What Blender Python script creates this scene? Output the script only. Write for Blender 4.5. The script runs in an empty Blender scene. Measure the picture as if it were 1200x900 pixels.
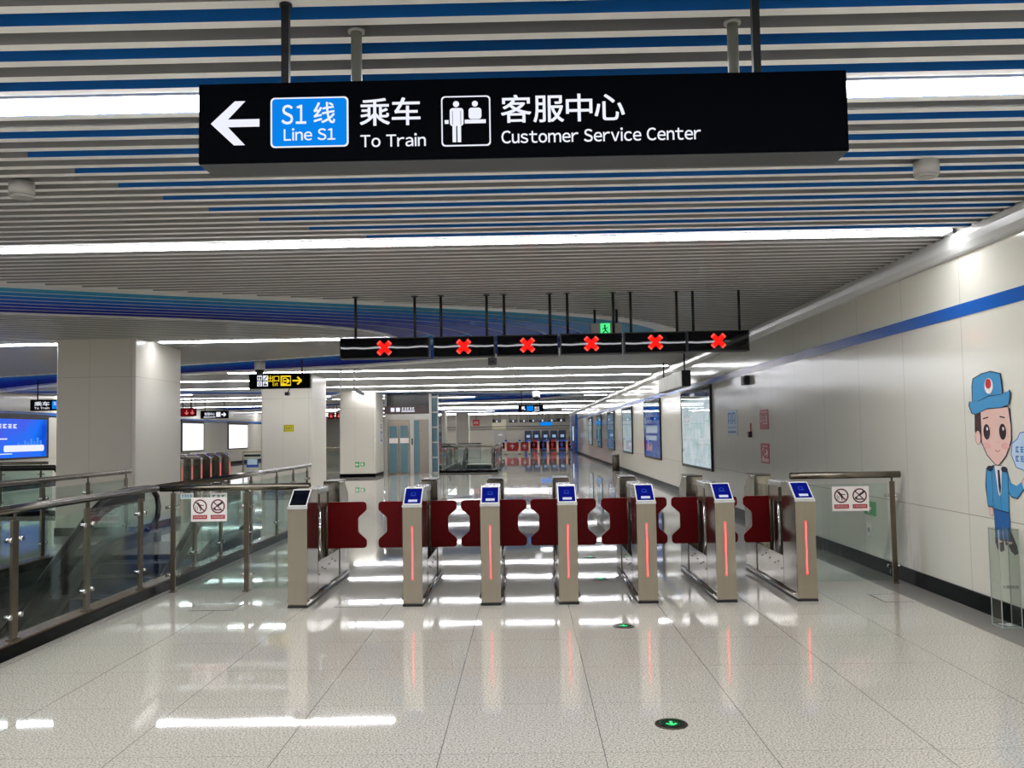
import bpy, bmesh, math, random
from mathutils import Vector, Matrix
random.seed(7)
S = bpy.context.scene
COL = S.collection
EYE = 1.53          # camera height
CZ = 3.17           # ceiling height (underside of the slats)
XR, XL = 3.74, -17.5
Y0, Y1 = -5.0, 78.0

# ------------------------------------------------------------------ materials
def new_mat(name):
    m = bpy.data.materials.new(name); m.use_nodes = True
    nt = m.node_tree; nt.nodes.clear()
    out = nt.nodes.new('ShaderNodeOutputMaterial')
    return m, nt, out

def lin(c):
    return tuple(((v / 255.0) / 12.92 if v / 255.0 <= .04045 else ((v / 255.0 + .055) / 1.055) ** 2.4) for v in c) + (1,)

def pbr(name, rgb, rough=.5, metal=0.0, noise=0.0, nscale=20.0, bump=0.0, bscale=30.0, coat=0.0, stretch=None, spec=.5, rvar=0.0, ior=None):
    m, nt, out = new_mat(name)
    N = nt.nodes; L = nt.links
    b = N.new('ShaderNodeBsdfPrincipled'); L.new(b.outputs[0], out.inputs[0])
    col = lin(rgb)
    b.inputs['Base Color'].default_value = col
    b.inputs['Roughness'].default_value = rough
    b.inputs['Metallic'].default_value = metal
    b.inputs['Specular IOR Level'].default_value = spec
    if ior: b.inputs['IOR'].default_value = ior
    if coat:
        b.inputs['Coat Weight'].default_value = coat
        b.inputs['Coat Roughness'].default_value = .06
    if noise or bump or rvar:
        tc = N.new('ShaderNodeTexCoord'); mp = N.new('ShaderNodeMapping')
        L.new(tc.outputs['Object'], mp.inputs[0])
        if stretch: mp.inputs['Scale'].default_value = stretch
    if noise or rvar:
        t = N.new('ShaderNodeTexNoise'); t.inputs['Scale'].default_value = nscale; t.inputs['Detail'].default_value = 3
        L.new(mp.outputs[0], t.inputs[0])
    if noise:
        r = N.new('ShaderNodeMix'); r.data_type = 'RGBA'
        r.inputs[6].default_value = tuple(max(0, c * (1 - noise)) for c in col[:3]) + (1,)
        r.inputs[7].default_value = tuple(min(1, c * (1 + noise)) for c in col[:3]) + (1,)
        L.new(t.outputs['Fac'], r.inputs[0]); L.new(r.outputs[2], b.inputs['Base Color'])
    if rvar:
        mr = N.new('ShaderNodeMapRange')
        mr.inputs[3].default_value = max(0, rough - rvar); mr.inputs[4].default_value = rough + rvar
        L.new(t.outputs['Fac'], mr.inputs[0]); L.new(mr.outputs[0], b.inputs['Roughness'])
    if bump:
        t2 = N.new('ShaderNodeTexNoise'); t2.inputs['Scale'].default_value = bscale; t2.inputs['Detail'].default_value = 2
        L.new(mp.outputs[0], t2.inputs[0])
        bp = N.new('ShaderNodeBump'); bp.inputs['Strength'].default_value = bump; bp.inputs['Distance'].default_value = .02
        L.new(t2.outputs['Fac'], bp.inputs['Height']); L.new(bp.outputs[0], b.inputs['Normal'])
    return m

def emit(name, rgb, strength):
    m, nt, out = new_mat(name)
    e = nt.nodes.new('ShaderNodeEmission'); e.inputs[0].default_value = lin(rgb); e.inputs[1].default_value = strength
    nt.links.new(e.outputs[0], out.inputs[0]); return m

def glass(name, tint, refl=.05, extra=None):
    m, nt, out = new_mat(name); N = nt.nodes; L = nt.links
    tr = N.new('ShaderNodeBsdfTransparent'); tr.inputs[0].default_value = tint + (1,)
    gl = N.new('ShaderNodeBsdfGlossy'); gl.inputs['Roughness'].default_value = .01
    lw = N.new('ShaderNodeLayerWeight'); lw.inputs[0].default_value = .5
    p = N.new('ShaderNodeMath'); p.operation = 'POWER'; L.new(lw.outputs['Facing'], p.inputs[0]); p.inputs[1].default_value = 4.6
    q = N.new('ShaderNodeMath'); q.operation = 'MULTIPLY_ADD'; L.new(p.outputs[0], q.inputs[0]); q.inputs[1].default_value = .6; q.inputs[2].default_value = refl
    mx = N.new('ShaderNodeMixShader'); L.new(q.outputs[0], mx.inputs[0]); L.new(tr.outputs[0], mx.inputs[1]); L.new(gl.outputs[0], mx.inputs[2])
    L.new(mx.outputs[0], out.inputs[0]); return m

def line_mask(nt, src, comp, period, offset, width):
    """1 on a thin line every `period` metres along an axis of the object coordinates"""
    N = nt.nodes; L = nt.links
    sp = N.new('ShaderNodeSeparateXYZ'); L.new(src, sp.inputs[0])
    a = N.new('ShaderNodeMath'); a.operation = 'ADD'; L.new(sp.outputs[comp], a.inputs[0]); a.inputs[1].default_value = -offset + 1000 * period
    f = N.new('ShaderNodeMath'); f.operation = 'MODULO'; L.new(a.outputs[0], f.inputs[0]); f.inputs[1].default_value = period
    c = N.new('ShaderNodeMath'); c.operation = 'LESS_THAN'; L.new(f.outputs[0], c.inputs[0]); c.inputs[1].default_value = width
    return c.outputs[0]

def vmax(nt, a, b):
    m = nt.nodes.new('ShaderNodeMath'); m.operation = 'MAXIMUM'; nt.links.new(a, m.inputs[0]); nt.links.new(b, m.inputs[1]); return m.outputs[0]

def floor_material():
    m, nt, out = new_mat('granite_floor'); N = nt.nodes; L = nt.links
    b = N.new('ShaderNodeBsdfPrincipled'); L.new(b.outputs[0], out.inputs[0])
    tc = N.new('ShaderNodeTexCoord'); o = tc.outputs['Object']
    n1 = N.new('ShaderNodeTexNoise'); n1.inputs['Scale'].default_value = 95; n1.inputs['Detail'].default_value = 4; n1.inputs['Roughness'].default_value = .7
    L.new(o, n1.inputs[0])
    cr = N.new('ShaderNodeValToRGB')
    cr.color_ramp.elements[0].position = .36; cr.color_ramp.elements[0].color = lin((112, 106, 96))
    cr.color_ramp.elements[1].position = .60; cr.color_ramp.elements[1].color = lin((216, 211, 198))
    e = cr.color_ramp.elements.new(.47); e.color = lin((184, 178, 166))
    L.new(n1.outputs['Fac'], cr.inputs[0])
    # slab to slab tone
    sn = N.new('ShaderNodeVectorMath'); sn.operation = 'SNAP'; sn.inputs[1].default_value = (.787, .787, 10)
    sh = N.new('ShaderNodeVectorMath'); sh.operation = 'ADD'; sh.inputs[1].default_value = (.44 + 78.7, -4.38 + 78.7, 0)
    L.new(o, sh.inputs[0]); L.new(sh.outputs[0], sn.inputs[0])
    wn = N.new('ShaderNodeTexWhiteNoise'); wn.noise_dimensions = '3D'; L.new(sn.outputs[0], wn.inputs['Vector'])
    mr = N.new('ShaderNodeMapRange'); mr.inputs[3].default_value = .985; mr.inputs[4].default_value = 1.015; L.new(wn.outputs['Value'], mr.inputs[0])
    mu = N.new('ShaderNodeVectorMath'); mu.operation = 'SCALE'; L.new(cr.outputs[0], mu.inputs[0]); L.new(mr.outputs[0], mu.inputs[3])
    mask = vmax(nt, line_mask(nt, o, 0, .787, -.442, .004), line_mask(nt, o, 1, .787, 4.38, .0022))
    mx = N.new('ShaderNodeMix'); mx.data_type = 'RGBA'; L.new(mask, mx.inputs[0]); L.new(mu.outputs[0], mx.inputs[6]); mx.inputs[7].default_value = lin((105, 100, 92))
    L.new(mx.outputs[2], b.inputs['Base Color'])
    b.inputs['Roughness'].default_value = .085
    n2 = N.new('ShaderNodeTexNoise'); n2.inputs['Scale'].default_value = 1.6; n2.inputs['Detail'].default_value = 3; L.new(o, n2.inputs[0])
    r2 = N.new('ShaderNodeMapRange'); r2.inputs[3].default_value = .015; r2.inputs[4].default_value = .05; L.new(n2.outputs['Fac'], r2.inputs[0]); L.new(r2.outputs[0], b.inputs['Roughness'])
    b.inputs['IOR'].default_value = 1.5
    bp = N.new('ShaderNodeBump'); bp.inputs['Strength'].default_value = .012; bp.inputs['Distance'].default_value = .02
    n3 = N.new('ShaderNodeTexNoise'); n3.inputs['Scale'].default_value = 2.5; L.new(o, n3.inputs[0])
    L.new(n3.outputs['Fac'], bp.inputs['Height']); L.new(bp.outputs[0], b.inputs['Normal'])
    return m

def panel_wall(name, rgb, axis, period, offset, zl=(), rough=.13, line=(176, 172, 158), w=.006):
    m, nt, out = new_mat(name); N = nt.nodes; L = nt.links
    b = N.new('ShaderNodeBsdfPrincipled'); L.new(b.outputs[0], out.inputs[0])
    tc = N.new('ShaderNodeTexCoord'); o = tc.outputs['Object']
    mask = line_mask(nt, o, axis, period, offset, w)
    for z in zl: mask = vmax(nt, mask, line_mask(nt, o, 2, 50, z, .006))
    mx = N.new('ShaderNodeMix'); mx.data_type = 'RGBA'; L.new(mask, mx.inputs[0]); mx.inputs[6].default_value = lin(rgb); mx.inputs[7].default_value = lin(line)
    L.new(mx.outputs[2], b.inputs['Base Color'])
    b.inputs['Roughness'].default_value = rough
    n = N.new('ShaderNodeTexNoise'); n.inputs['Scale'].default_value = .9; L.new(o, n.inputs[0])
    bp = N.new('ShaderNodeBump'); bp.inputs['Strength'].default_value = .05; bp.inputs['Distance'].default_value = .03
    L.new(n.outputs['Fac'], bp.inputs['Height']); L.new(bp.outputs[0], b.inputs['Normal'])
    return m

def poster_mat(name, c0, c1, c2, strength, scale, stretch=(1, 1, 1), p=(.4, .5, .6)):
    m, nt, out = new_mat(name); N = nt.nodes; L = nt.links
    tc = N.new('ShaderNodeTexCoord'); mp = N.new('ShaderNodeMapping'); mp.inputs['Scale'].default_value = stretch
    L.new(tc.outputs['Object'], mp.inputs[0])
    n = N.new('ShaderNodeTexNoise'); n.inputs['Scale'].default_value = scale; n.inputs['Detail'].default_value = 4; L.new(mp.outputs[0], n.inputs[0])
    cr = N.new('ShaderNodeValToRGB'); L.new(n.outputs['Fac'], cr.inputs[0])
    cr.color_ramp.elements[0].position = p[0]; cr.color_ramp.elements[0].color = lin(c0)
    cr.color_ramp.elements[1].position = p[2]; cr.color_ramp.elements[1].color = lin(c2)
    e = cr.color_ramp.elements.new(p[1]); e.color = lin(c1)
    em = N.new('ShaderNodeEmission'); em.inputs[1].default_value = strength; L.new(cr.outputs[0], em.inputs[0])
    L.new(em.outputs[0], out.inputs[0]); return m

M = dict(
    floor=floor_material(),
    wall_r=panel_wall('cream_wall_panels', (226, 223, 208), 1, 1.2, 8.9, (.78,)),
    wall_l=panel_wall('cream_wall_panels_far', (222, 216, 200), 1, 1.5, 0, (.9,)),
    wall_b=panel_wall('grey_end_wall', (172, 166, 154), 0, 1.2, 0, (), rough=.4),
    wall_back=pbr('plain_back_wall', (150, 150, 148), .6),
    pillar=panel_wall('pillar_panels', (214, 208, 194), 0, .68, -.1, (2.55,), rough=.3, line=(175, 170, 156), w=.005),
    white=pbr('white_paint', (222, 222, 218), .35),
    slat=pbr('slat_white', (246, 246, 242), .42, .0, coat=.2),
    slat_side=pbr('slat_shade_grey', (158, 157, 154), .42, .0),  # white slat sides greyed to deepen their shade; plain grey on other parts
    slat_blue=pbr('slat_blue_side', (30, 112, 200), .35, .0),
    plenum=pbr('plenum_dark', (18, 19, 22), .9),
    trim=pbr('cornice_white', (205, 205, 200), .25, .1),
    blue_stripe=pbr('blue_stripe', (22, 92, 178), .25),
    base=pbr('black_skirting', (2, 4, 5), .3, spec=.04),
    black=pbr('black_gloss', (5, 6, 10), .16, noise=.2, nscale=3),
    black_matte=pbr('black_matte', (10, 11, 14), .45),
    panel_black=pbr('smoked_acrylic', (3, 3, 4), .015, bump=.05, bscale=2.6, stretch=(1, 1, .5), spec=.25),
    sign_black=pbr('sign_black_face', (2, 3, 8), .5, spec=.03),
    steel=pbr('brushed_steel', (170, 161, 143), .30, .9, noise=.06, nscale=40, stretch=(1, 1, .04), rvar=.05),
    steel_side=pbr('polished_steel_side', (176, 168, 156), .14, .95, noise=.10, nscale=6, bump=.03, bscale=7),
    steel_dark=pbr('dark_steel', (92, 84, 74), .28, .9),
    bronze=pbr('rail_post_steel', (112, 102, 86), .3, .85, noise=.15, nscale=30),
    chrome=pbr('chrome', (215, 214, 210), .1, 1.0),
    rail=pbr('handrail_steel', (136, 128, 114), .18, .95, noise=.1, nscale=8, stretch=(.3, .3, 1)),
    red=pbr('red_flap', (90, 2, 5), .5, spec=.12),
    red_edge=pbr('red_flap_edge', (196, 120, 110), .5),
    glass=glass('green_clear_glass', (.90, .955, .93), .045),
    glass_esc=glass('escalator_glass', (.78, .86, .84), .05),
    acrylic=glass('clear_acrylic', (.93, .95, .94), .04),
    acrylic_edge=pbr('acrylic_edge', (170, 178, 172), .2),
    rubber=pbr('black_rubber', (7, 7, 8), .35, spec=.25),
    esc_side=pbr('escalator_cladding', (62, 66, 64), .35, .5),
    well_dark=pbr('well_lining', (34, 40, 42), .35),
    step=pbr('escalator_step', (24, 34, 52), .4, .5),
    tan=pbr('stone_kerb_top', (92, 76, 64), .2, spec=.3),
    kerb_side=pbr('black_stone_kerb', (2, 3, 4), .2, spec=.08),
    light=emit('led_diffuser', (248, 249, 255), 23.0),
    w_emit=emit('backlit_white', (235, 238, 250), 1.05),
    b_emit=emit('backlit_blue', (10, 132, 235), 1.0),
    y_emit=emit('backlit_yellow', (250, 215, 40), 1.0),
    g_emit=emit('backlit_green', (70, 225, 130), 1.3),
    g_dark=emit('dim_green', (20, 90, 50), .8),
    x_emit=emit('red_led', (255, 14, 10), 3.5),
    x_halo=emit('red_led_points', (255, 60, 50), 3.0),
    strip_red=emit('red_strip', (255, 40, 52), 3.0),
    strip_core=emit('red_strip_core', (255, 105, 105), 3.0),
    scr_blue=emit('gate_screen_blue', (14, 24, 120), 1.0),
    scr_line=emit('gate_screen_line', (60, 90, 200), 1.0),
    scr_white=emit('gate_screen_label', (215, 222, 245), .9),
    tvm_screen=emit('machine_screen', (170, 200, 235), .7),
    scr_off=pbr('screen_off', (3, 6, 18), .1),
    white_lit=emit('white_lightbox', (246, 248, 252), 1.35),
    paper=pbr('white_sticker', (240, 232, 226), .5),
    sred=pbr('sign_red', (170, 28, 34), .5),
    dred=pbr('sign_dark_red', (92, 12, 22), .5),
    ink=pbr('sign_ink', (36, 20, 24), .5),
    ink2=pbr('grey_ink', (70, 66, 64), .5),
    pale_txt=pbr('pale_lettering', (235, 200, 196), .5),
    sblue=pbr('sign_blue', (50, 120, 190), .5),
    pale_blue=pbr('pale_blue_sticker', (186, 208, 220), .5),
    yellow=pbr('yellow_sticker', (206, 196, 20), .5),
    green=pbr('green_sticker', (60, 170, 90), .5),
    maroon_emit=emit('red_display', (118, 16, 26), .7),
    maroon_light=emit('red_display_arrow', (235, 120, 120), .9),
    brown=pbr('brown_sign', (86, 66, 66), .4),
    door_steel=pbr('lift_steel', (158, 148, 138), .25, .8),
    lift_glass=pbr('lift_door_glass', (92, 128, 140), .08),
    lift_frame=pbr('lift_frame', (186, 184, 178), .3, .6),
    map1=poster_mat('map_poster', (186, 222, 216), (214, 232, 242), (236, 244, 252), 1.2, 3.0, p=(.3, .45, .6)),
    map2=poster_mat('pale_blue_poster', (190, 222, 240), (212, 232, 246), (225, 238, 248), 1.05, 2.0),
    ad_blue=poster_mat('blue_poster', (24, 62, 160), (36, 100, 205), (110, 170, 235), 1.0, 1.6, p=(.4, .55, .75)),
    ad_city=poster_mat('city_poster', (60, 110, 130), (170, 200, 225), (60, 110, 190), 1.0, 6.0),
    ad_field=poster_mat('landscape_poster', (90, 150, 90), (120, 180, 220), (50, 110, 200), 1.0, 3.0),
    board=poster_mat('blue_billboard', (16, 74, 200), (30, 110, 235), (70, 90, 220), 1.15, .5, p=(.35, .5, .7)),
    board_pink=emit('billboard_pink', (190, 90, 220), 1.2),
    sprinkler=pbr('smoke_grey', (172, 170, 164), .4),
    gate_blue=pbr('blue_banner', (40, 70, 150), .4),
    skin=pbr('sticker_skin', (236, 196, 182), .5), jacket=pbr('sticker_light_blue', (66, 150, 200), .5),
    trousers=pbr('sticker_blue', (34, 100, 165), .5), hair=pbr('sticker_brown', (70, 42, 36), .5),
    cheek=pbr('sticker_pink', (238, 178, 170), .5), badge=pbr('sticker_red', (200, 40, 50), .5), outline=pbr('sticker_navy', (22, 34, 60), .5),
    bubble=pbr('sticker_pale', (190, 212, 232), .5), shoe=pbr('sticker_shoe', (62, 48, 52), .5),
)
BLUES = [pbr('coffer_blue_%d' % i, c, .5, spec=.25) for i, c in enumerate([(60, 170, 215), (35, 145, 220), (18, 118, 220), (8, 92, 212), (4, 70, 200), (3, 52, 185), (2, 38, 160)])]

# ------------------------------------------------------------------ mesh building
class MB:
    def __init__(s): s.v = []; s.f = []; s.m = []; s.mats = []; s.smooth = []
    def mi(s, mat):
        mat = M[mat] if isinstance(mat, str) else mat
        if mat not in s.mats: s.mats.append(mat)
        return s.mats.index(mat)
    def face(s, pts, mat, sm=False):
        i = len(s.v); s.v += [tuple(p) for p in pts]; s.f.append(tuple(range(i, i + len(pts)))); s.m.append(s.mi(mat)); s.smooth.append(sm); return s
    def mesh(s, V, Fs, mat, sm=False):
        i = len(s.v); s.v += [tuple(p) for p in V]; k = s.mi(mat)
        for f in Fs: s.f.append(tuple(i + a for a in f)); s.m.append(k); s.smooth.append(sm)
        return s
    def box(s, x0, x1, y0, y1, z0, z1, mat):
        V = [(x, y, z) for x in (x0, x1) for y in (y0, y1) for z in (z0, z1)]
        return s.mesh(V, [(0, 1, 3, 2), (4, 6, 7, 5), (0, 4, 5, 1), (2, 3, 7, 6), (0, 2, 6, 4), (1, 5, 7, 3)], mat)
    def prism(s, poly, axis, a0, a1, mat, side=None):
        """extrude a 2D polygon along an axis: 'x' -> (y,z) polygon, 'y' -> (x,z), 'z' -> (x,y)"""
        def P(p, a): return (a, p[0], p[1]) if axis == 'x' else (p[0], a, p[1]) if axis == 'y' else (p[0], p[1], a)
        n = len(poly)
        V = [P(p, a0) for p in poly] + [P(p, a1) for p in poly]
        s.mesh(V, [tuple(range(n))[::-1], tuple(range(n, 2 * n))], mat)
        return s.mesh(V, [(i, (i + 1) % n, n + (i + 1) % n, n + i) for i in range(n)], side or mat)
    def tube(s, pts, r, mat, n=10, cap=True):
        pts = [Vector(p) for p in pts]; V = []; Fs = []
        up = None
        for i, p in enumerate(pts):
            t = (pts[min(i + 1, len(pts) - 1)] - pts[max(i - 1, 0)]).normalized()
            if up is None:
                up = Vector((0, 0, 1)) if abs(t.z) < .9 else Vector((1, 0, 0))
            a = t.cross(up).normalized(); b = a.cross(t).normalized()
            up = b if abs(t.dot(b)) < .5 else up
            for k in range(n):
                w = 2 * math.pi * k / n; V.append(p + a * (r * math.cos(w)) + b * (r * math.sin(w)))
        for i in range(len(pts) - 1):
            for k in range(n):
                Fs.append((i * n + k, i * n + (k + 1) % n, (i + 1) * n + (k + 1) % n, (i + 1) * n + k))
        s.mesh(V, Fs, mat, True)
        if cap:
            s.mesh([tuple(v) for v in V[:n]], [tuple(range(n))[::-1]], mat); s.mesh([tuple(v) for v in V[-n:]], [tuple(range(n))], mat)
        return s
    def cyl(s, c, r, z0, z1, mat, n=20, r1=None):
        r1 = r if r1 is None else r1
        V = [(c[0] + r * math.cos(2 * math.pi * k / n), c[1] + r * math.sin(2 * math.pi * k / n), z0) for k in range(n)]
        V += [(c[0] + r1 * math.cos(2 * math.pi * k / n), c[1] + r1 * math.sin(2 * math.pi * k / n), z1) for k in range(n)]
        s.mesh(V, [(k, (k + 1) % n, n + (k + 1) % n, n + k) for k in range(n)], mat, True)
        return s.mesh(V, [tuple(range(n))[::-1], tuple(range(n, 2 * n))], mat)
    def ball(s, c, r, mat, n=12, sz=1.0, half=False):
        V = []; Fs = []; rings = n // 2
        for i in range(rings + 1):
            ph = math.pi * i / rings * (.5 if half else 1)
            for k in range(n):
                w = 2 * math.pi * k / n
                V.append((c[0] + r * math.sin(ph) * math.cos(w), c[1] + r * math.sin(ph) * math.sin(w), c[2] - r * sz * math.cos(ph)))
        for i in range(rings):
            for k in range(n): Fs.append((i * n + k, (i + 1) * n + k, (i + 1) * n + (k + 1) % n, i * n + (k + 1) % n))
        return s.mesh(V, Fs, mat, True)
    def build(s, name, parent=None, bevel=0.0, kind=None):
        me = bpy.data.meshes.new(name); me.from_pydata(s.v, [], s.f)
        for m in s.mats: me.materials.append(m)
        me.polygons.foreach_set('material_index', s.m); me.polygons.foreach_set('use_smooth', s.smooth)
        bm = bmesh.new(); bm.from_mesh(me); bmesh.ops.remove_doubles(bm, verts=bm.verts, dist=1e-5); bmesh.ops.recalc_face_normals(bm, faces=bm.faces)
        bm.to_mesh(me); bm.free(); me.update()
        o = bpy.data.objects.new(name, me); COL.objects.link(o)
        if parent: o.parent = parent
        if bevel:
            b = o.modifiers.new('bevel', 'BEVEL'); b.width = bevel; b.segments = 2; b.limit_method = 'ANGLE'
        if kind: o['kind'] = kind
        return o

def flat(name, mb, parent=None):      # like build but without recalculating normals (flat artwork)
    return mb.build(name, parent)

def tag(o, label, cat, group=None, kind=None):
    o['label'] = label; o['category'] = cat
    if group: o['group'] = group
    if kind: o['kind'] = kind
    return o
def empty(name, loc, rz=0.0):
    o = bpy.data.objects.new(name, None); COL.objects.link(o); o.location = loc; o.rotation_euler = (0, 0, rz); o.empty_display_size = .1
    return o
def kids(o): return [c for c in list(bpy.data.objects) if c.parent == o]
def copy_tree(o, parent=None):
    c = o.copy(); COL.objects.link(c); c.parent = parent
    for ch in kids(o): copy_tree(ch, c)
    return c
def structure(o): o['kind'] = 'structure'; return o

# ------------------------------------------------------------------ lettering (built-in typeface; wide forms for Latin letters)
_gl = {}
def glyph(ch):
    if ch in _gl: return _gl[ch]
    c2 = chr(ord(ch) + 0xFEE0) if 33 <= ord(ch) <= 126 else ch
    cu = bpy.data.curves.new('glyph', 'FONT'); cu.body = c2; cu.size = 1.0; cu.offset = 0.0; cu.resolution_u = 3
    ob = bpy.data.objects.new('glyph', cu); COL.objects.link(ob)
    dg = bpy.context.evaluated_depsgraph_get(); me = bpy.data.meshes.new_from_object(ob.evaluated_get(dg))
    V = [(v.co.x, v.co.y) for v in me.vertices]; Fs = [tuple(p.vertices) for p in me.polygons]
    bpy.data.objects.remove(ob); bpy.data.curves.remove(cu); bpy.data.meshes.remove(me)
    _gl[ch] = (V, Fs); return _gl[ch]

class Frame:
    """a flat face: origin, unit right, unit up; p(u, v, d) gives the point d in front of it"""
    def __init__(s, o, eu, ev=(0, 0, 1)):
        s.o = Vector(o); s.u = Vector(eu).normalized(); s.v = Vector(ev).normalized(); s.n = s.u.cross(s.v)
    def p(s, u, v, d=.002): return s.o + s.u * u + s.v * v + s.n * d
    def poly(s, mb, pts, mat, d=.002): mb.face([s.p(u, v, d) for u, v in pts], mat)
    def rect(s, mb, u0, v0, u1, v1, mat, d=.002): s.poly(mb, [(u0, v0), (u1, v0), (u1, v1), (u0, v1)], mat, d)
    def slab(s, mb, u0, v0, u1, v1, d0, d1, mat):
        V = [s.p(u, v, d) for u in (u0, u1) for v in (v0, v1) for d in (d0, d1)]
        mb.mesh(V, [(0, 1, 3, 2), (4, 6, 7, 5), (0, 4, 5, 1), (2, 3, 7, 6), (0, 2, 6, 4), (1, 5, 7, 3)], mat)
    def disc(s, mb, cu, cv, r, mat, d=.002, n=24, ry=None):
        ry = ry or r
        s.poly(mb, [(cu + r * math.cos(2 * math.pi * k / n), cv + ry * math.sin(2 * math.pi * k / n)) for k in range(n)], mat, d)
    def ring(s, mb, cu, cv, r0, r1, mat, d=.002, n=28):
        for k in range(n):
            a, b = 2 * math.pi * k / n, 2 * math.pi * (k + 1) / n
            s.poly(mb, [(cu + r0 * math.cos(a), cv + r0 * math.sin(a)), (cu + r1 * math.cos(a), cv + r1 * math.sin(a)), (cu + r1 * math.cos(b), cv + r1 * math.sin(b)), (cu + r0 * math.cos(b), cv + r0 * math.sin(b))], mat, d)
    def bar(s, mb, a, b, w, mat, d=.002):
        a = Vector(a); b = Vector(b); t = (b - a).normalized() * 1.0; n = Vector((-t.y, t.x)) * (w / 2)
        s.poly(mb, [a - n, b - n, b + n, a + n], mat, d)
    def rrect(s, mb, u0, v0, u1, v1, r, mat, d=.002, n=5):
        P = []
        for cx, cy, a0 in ((u1 - r, v1 - r, 0), (u0 + r, v1 - r, 90), (u0 + r, v0 + r, 180), (u1 - r, v0 + r, 270)):
            for k in range(n + 1):
                a = math.radians(a0 + 90 * k / n); P.append((cx + r * math.cos(a), cy + r * math.sin(a)))
        s.poly(mb, P, mat, d)
    def text(s, mb, string, u, v, size, mat, d=.002, gap=.09, fit=None, center=False):
        """v = baseline; returns the right edge. fit = wanted total width"""
        items = []; x = 0.0
        for ch in string:
            if ch == ' ': x += .30; continue
            V, Fs = glyph(ch)
            if not V: x += .5; continue
            wide = ord(ch) > 255
            lo = min(a for a, b in V); hi = max(a for a, b in V)
            items.append((x - lo, V, Fs)); x += hi - lo + (gap if not wide else .08)
        x -= gap
        k = size; kx = size
        if fit: kx = fit / x
        off = u - (x * kx / 2 if center else 0)
        for dx, V, Fs in items:
            for q, (bx, by) in enumerate(((0, 0), (.02, 0), (0, .02), (.02, .02)) if size > .04 else ((0, 0),)):
                mb.mesh([s.p(off + (a + bx - .01 + dx) * kx, v + (b + by - .01) * k, d + q * .00015) for a, b in V], Fs, mat)
        return off + x * kx
    def arrow(s, mb, cu, cv, L, w, ang, mat, d=.002):
        """arrow with open head pointing along ang (degrees)"""
        a = math.radians(ang); t = Vector((math.cos(a), math.sin(a))); c = Vector((cu, cv))
        tip = c + t * (L / 2); s.bar(mb, c - t * (L / 2), tip - t * w * .6, w, mat, d)
        for sg in (1, -1):
            b = math.radians(ang + sg * 138); h = Vector((math.cos(b), math.sin(b)))
            s.bar(mb, tip - h * w * .1, tip + h * (L * .62), w, mat, d + .0004)
    def scribble(s, mb, u0, v0, u1, v1, mat, n, d=.002):
        """row of tiny illegible character blocks"""
        w = (u1 - u0) / n; h = v1 - v0
        for i in range(n):
            a = u0 + i * w; g = w * .14; t = h * .2
            s.rect(mb, a + g, v0, a + w - g, v0 + t, mat, d); s.rect(mb, a + g, v1 - t, a + w - g, v1, mat, d)
            s.rect(mb, a + w * .42, v0, a + w * .58, v1, mat, d + .0002)
            if i % 2: s.rect(mb, a + g, v0 + h * .4, a + w - g, v0 + h * .6, mat, d)
            else: s.rect(mb, a + g, v0, a + g + w * .16, v1, mat, d)

FRONT = lambda x, y, z: Frame((x, y, z), (1, 0, 0))                 # faces the camera (-y)
RIGHTWALL = lambda y, z, x=XR: Frame((x, y, z), (0, -1, 0))         # on the right wall, faces -x, u runs towards the camera
LEFTWALL = lambda y, z, x=XL: Frame((x, y, z), (0, 1, 0))           # on the left wall, faces +x

# ------------------------------------------------------------------ ceiling coffers (the swooping blue recesses)
def catmull(P, n):
    out = []
    for i in range(len(P) - 1):
        p0 = P[max(i - 1, 0)]; p1 = P[i]; p2 = P[i + 1]; p3 = P[min(i + 2, len(P) - 1)]
        for k in range(8):
            t = k / 8
            out.append(tuple(.5 * ((2 * p1[j]) + (-p0[j] + p2[j]) * t + (2 * p0[j] - 5 * p1[j] + 4 * p2[j] - p3[j]) * t * t + (-p0[j] + 3 * p1[j] - 3 * p2[j] + p3[j]) * t ** 3) for j in (0, 1)))
    out.append(P[-1])
    d = [0]
    for a, b in zip(out, out[1:]): d.append(d[-1] + math.dist(a, b))
    res = []; j = 0
    for k in range(n):
        t = d[-1] * k / (n - 1)
        while j < len(d) - 2 and d[j + 1] < t: j += 1
        f = (t - d[j]) / max(1e-9, d[j + 1] - d[j]); res.append((out[j][0] + f * (out[j + 1][0] - out[j][0]), out[j][1] + f * (out[j + 1][1] - out[j][1])))
    return res
O1 = [(-17.4, 3.4), (-12, 5.9), (-8.5, 7.55), (-5.43, 9.13), (-3.87, 9.94), (-2.2, 10.73), (-.16, 11.74), (1.0, 12.5), (1.8, 13.3), (2.35, 14.2), (2.6, 15.0)]
I1 = [(-17.4, 6.1), (-13.5, 8.1), (-10, 9.8), (-6.74, 11.35), (-5.07, 12.1), (-3.9, 12.72), (-3.1, 13.25), (-2.6, 13.8), (-2.35, 14.4), (-2.25, 15.0)]
O2 = [(2.6, 15.0), (2.55, 15.9), (2.1, 16.9), (1.0, 18.2), (-1.0, 19.6), (-3.0, 20.8), (-4.7, 21.6), (-7.0, 22.35), (-9.0, 23.2), (-13, 25.8), (-17.4, 29.5)]
I2 = [(-2.25, 15.0), (-2.4, 15.7), (-2.9, 16.8), (-3.7, 17.9), (-7.66, 19.8), (-11.6, 21.7), (-13.4, 22.5), (-17.4, 24.4)]
NR = 34
OC = catmull(O1, NR) + catmull(O2, NR)[1:]
IC = catmull(I1, NR) + catmull(I2, NR)[1:]
COFFERS = [0.0, 24.5, 49.0]
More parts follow.
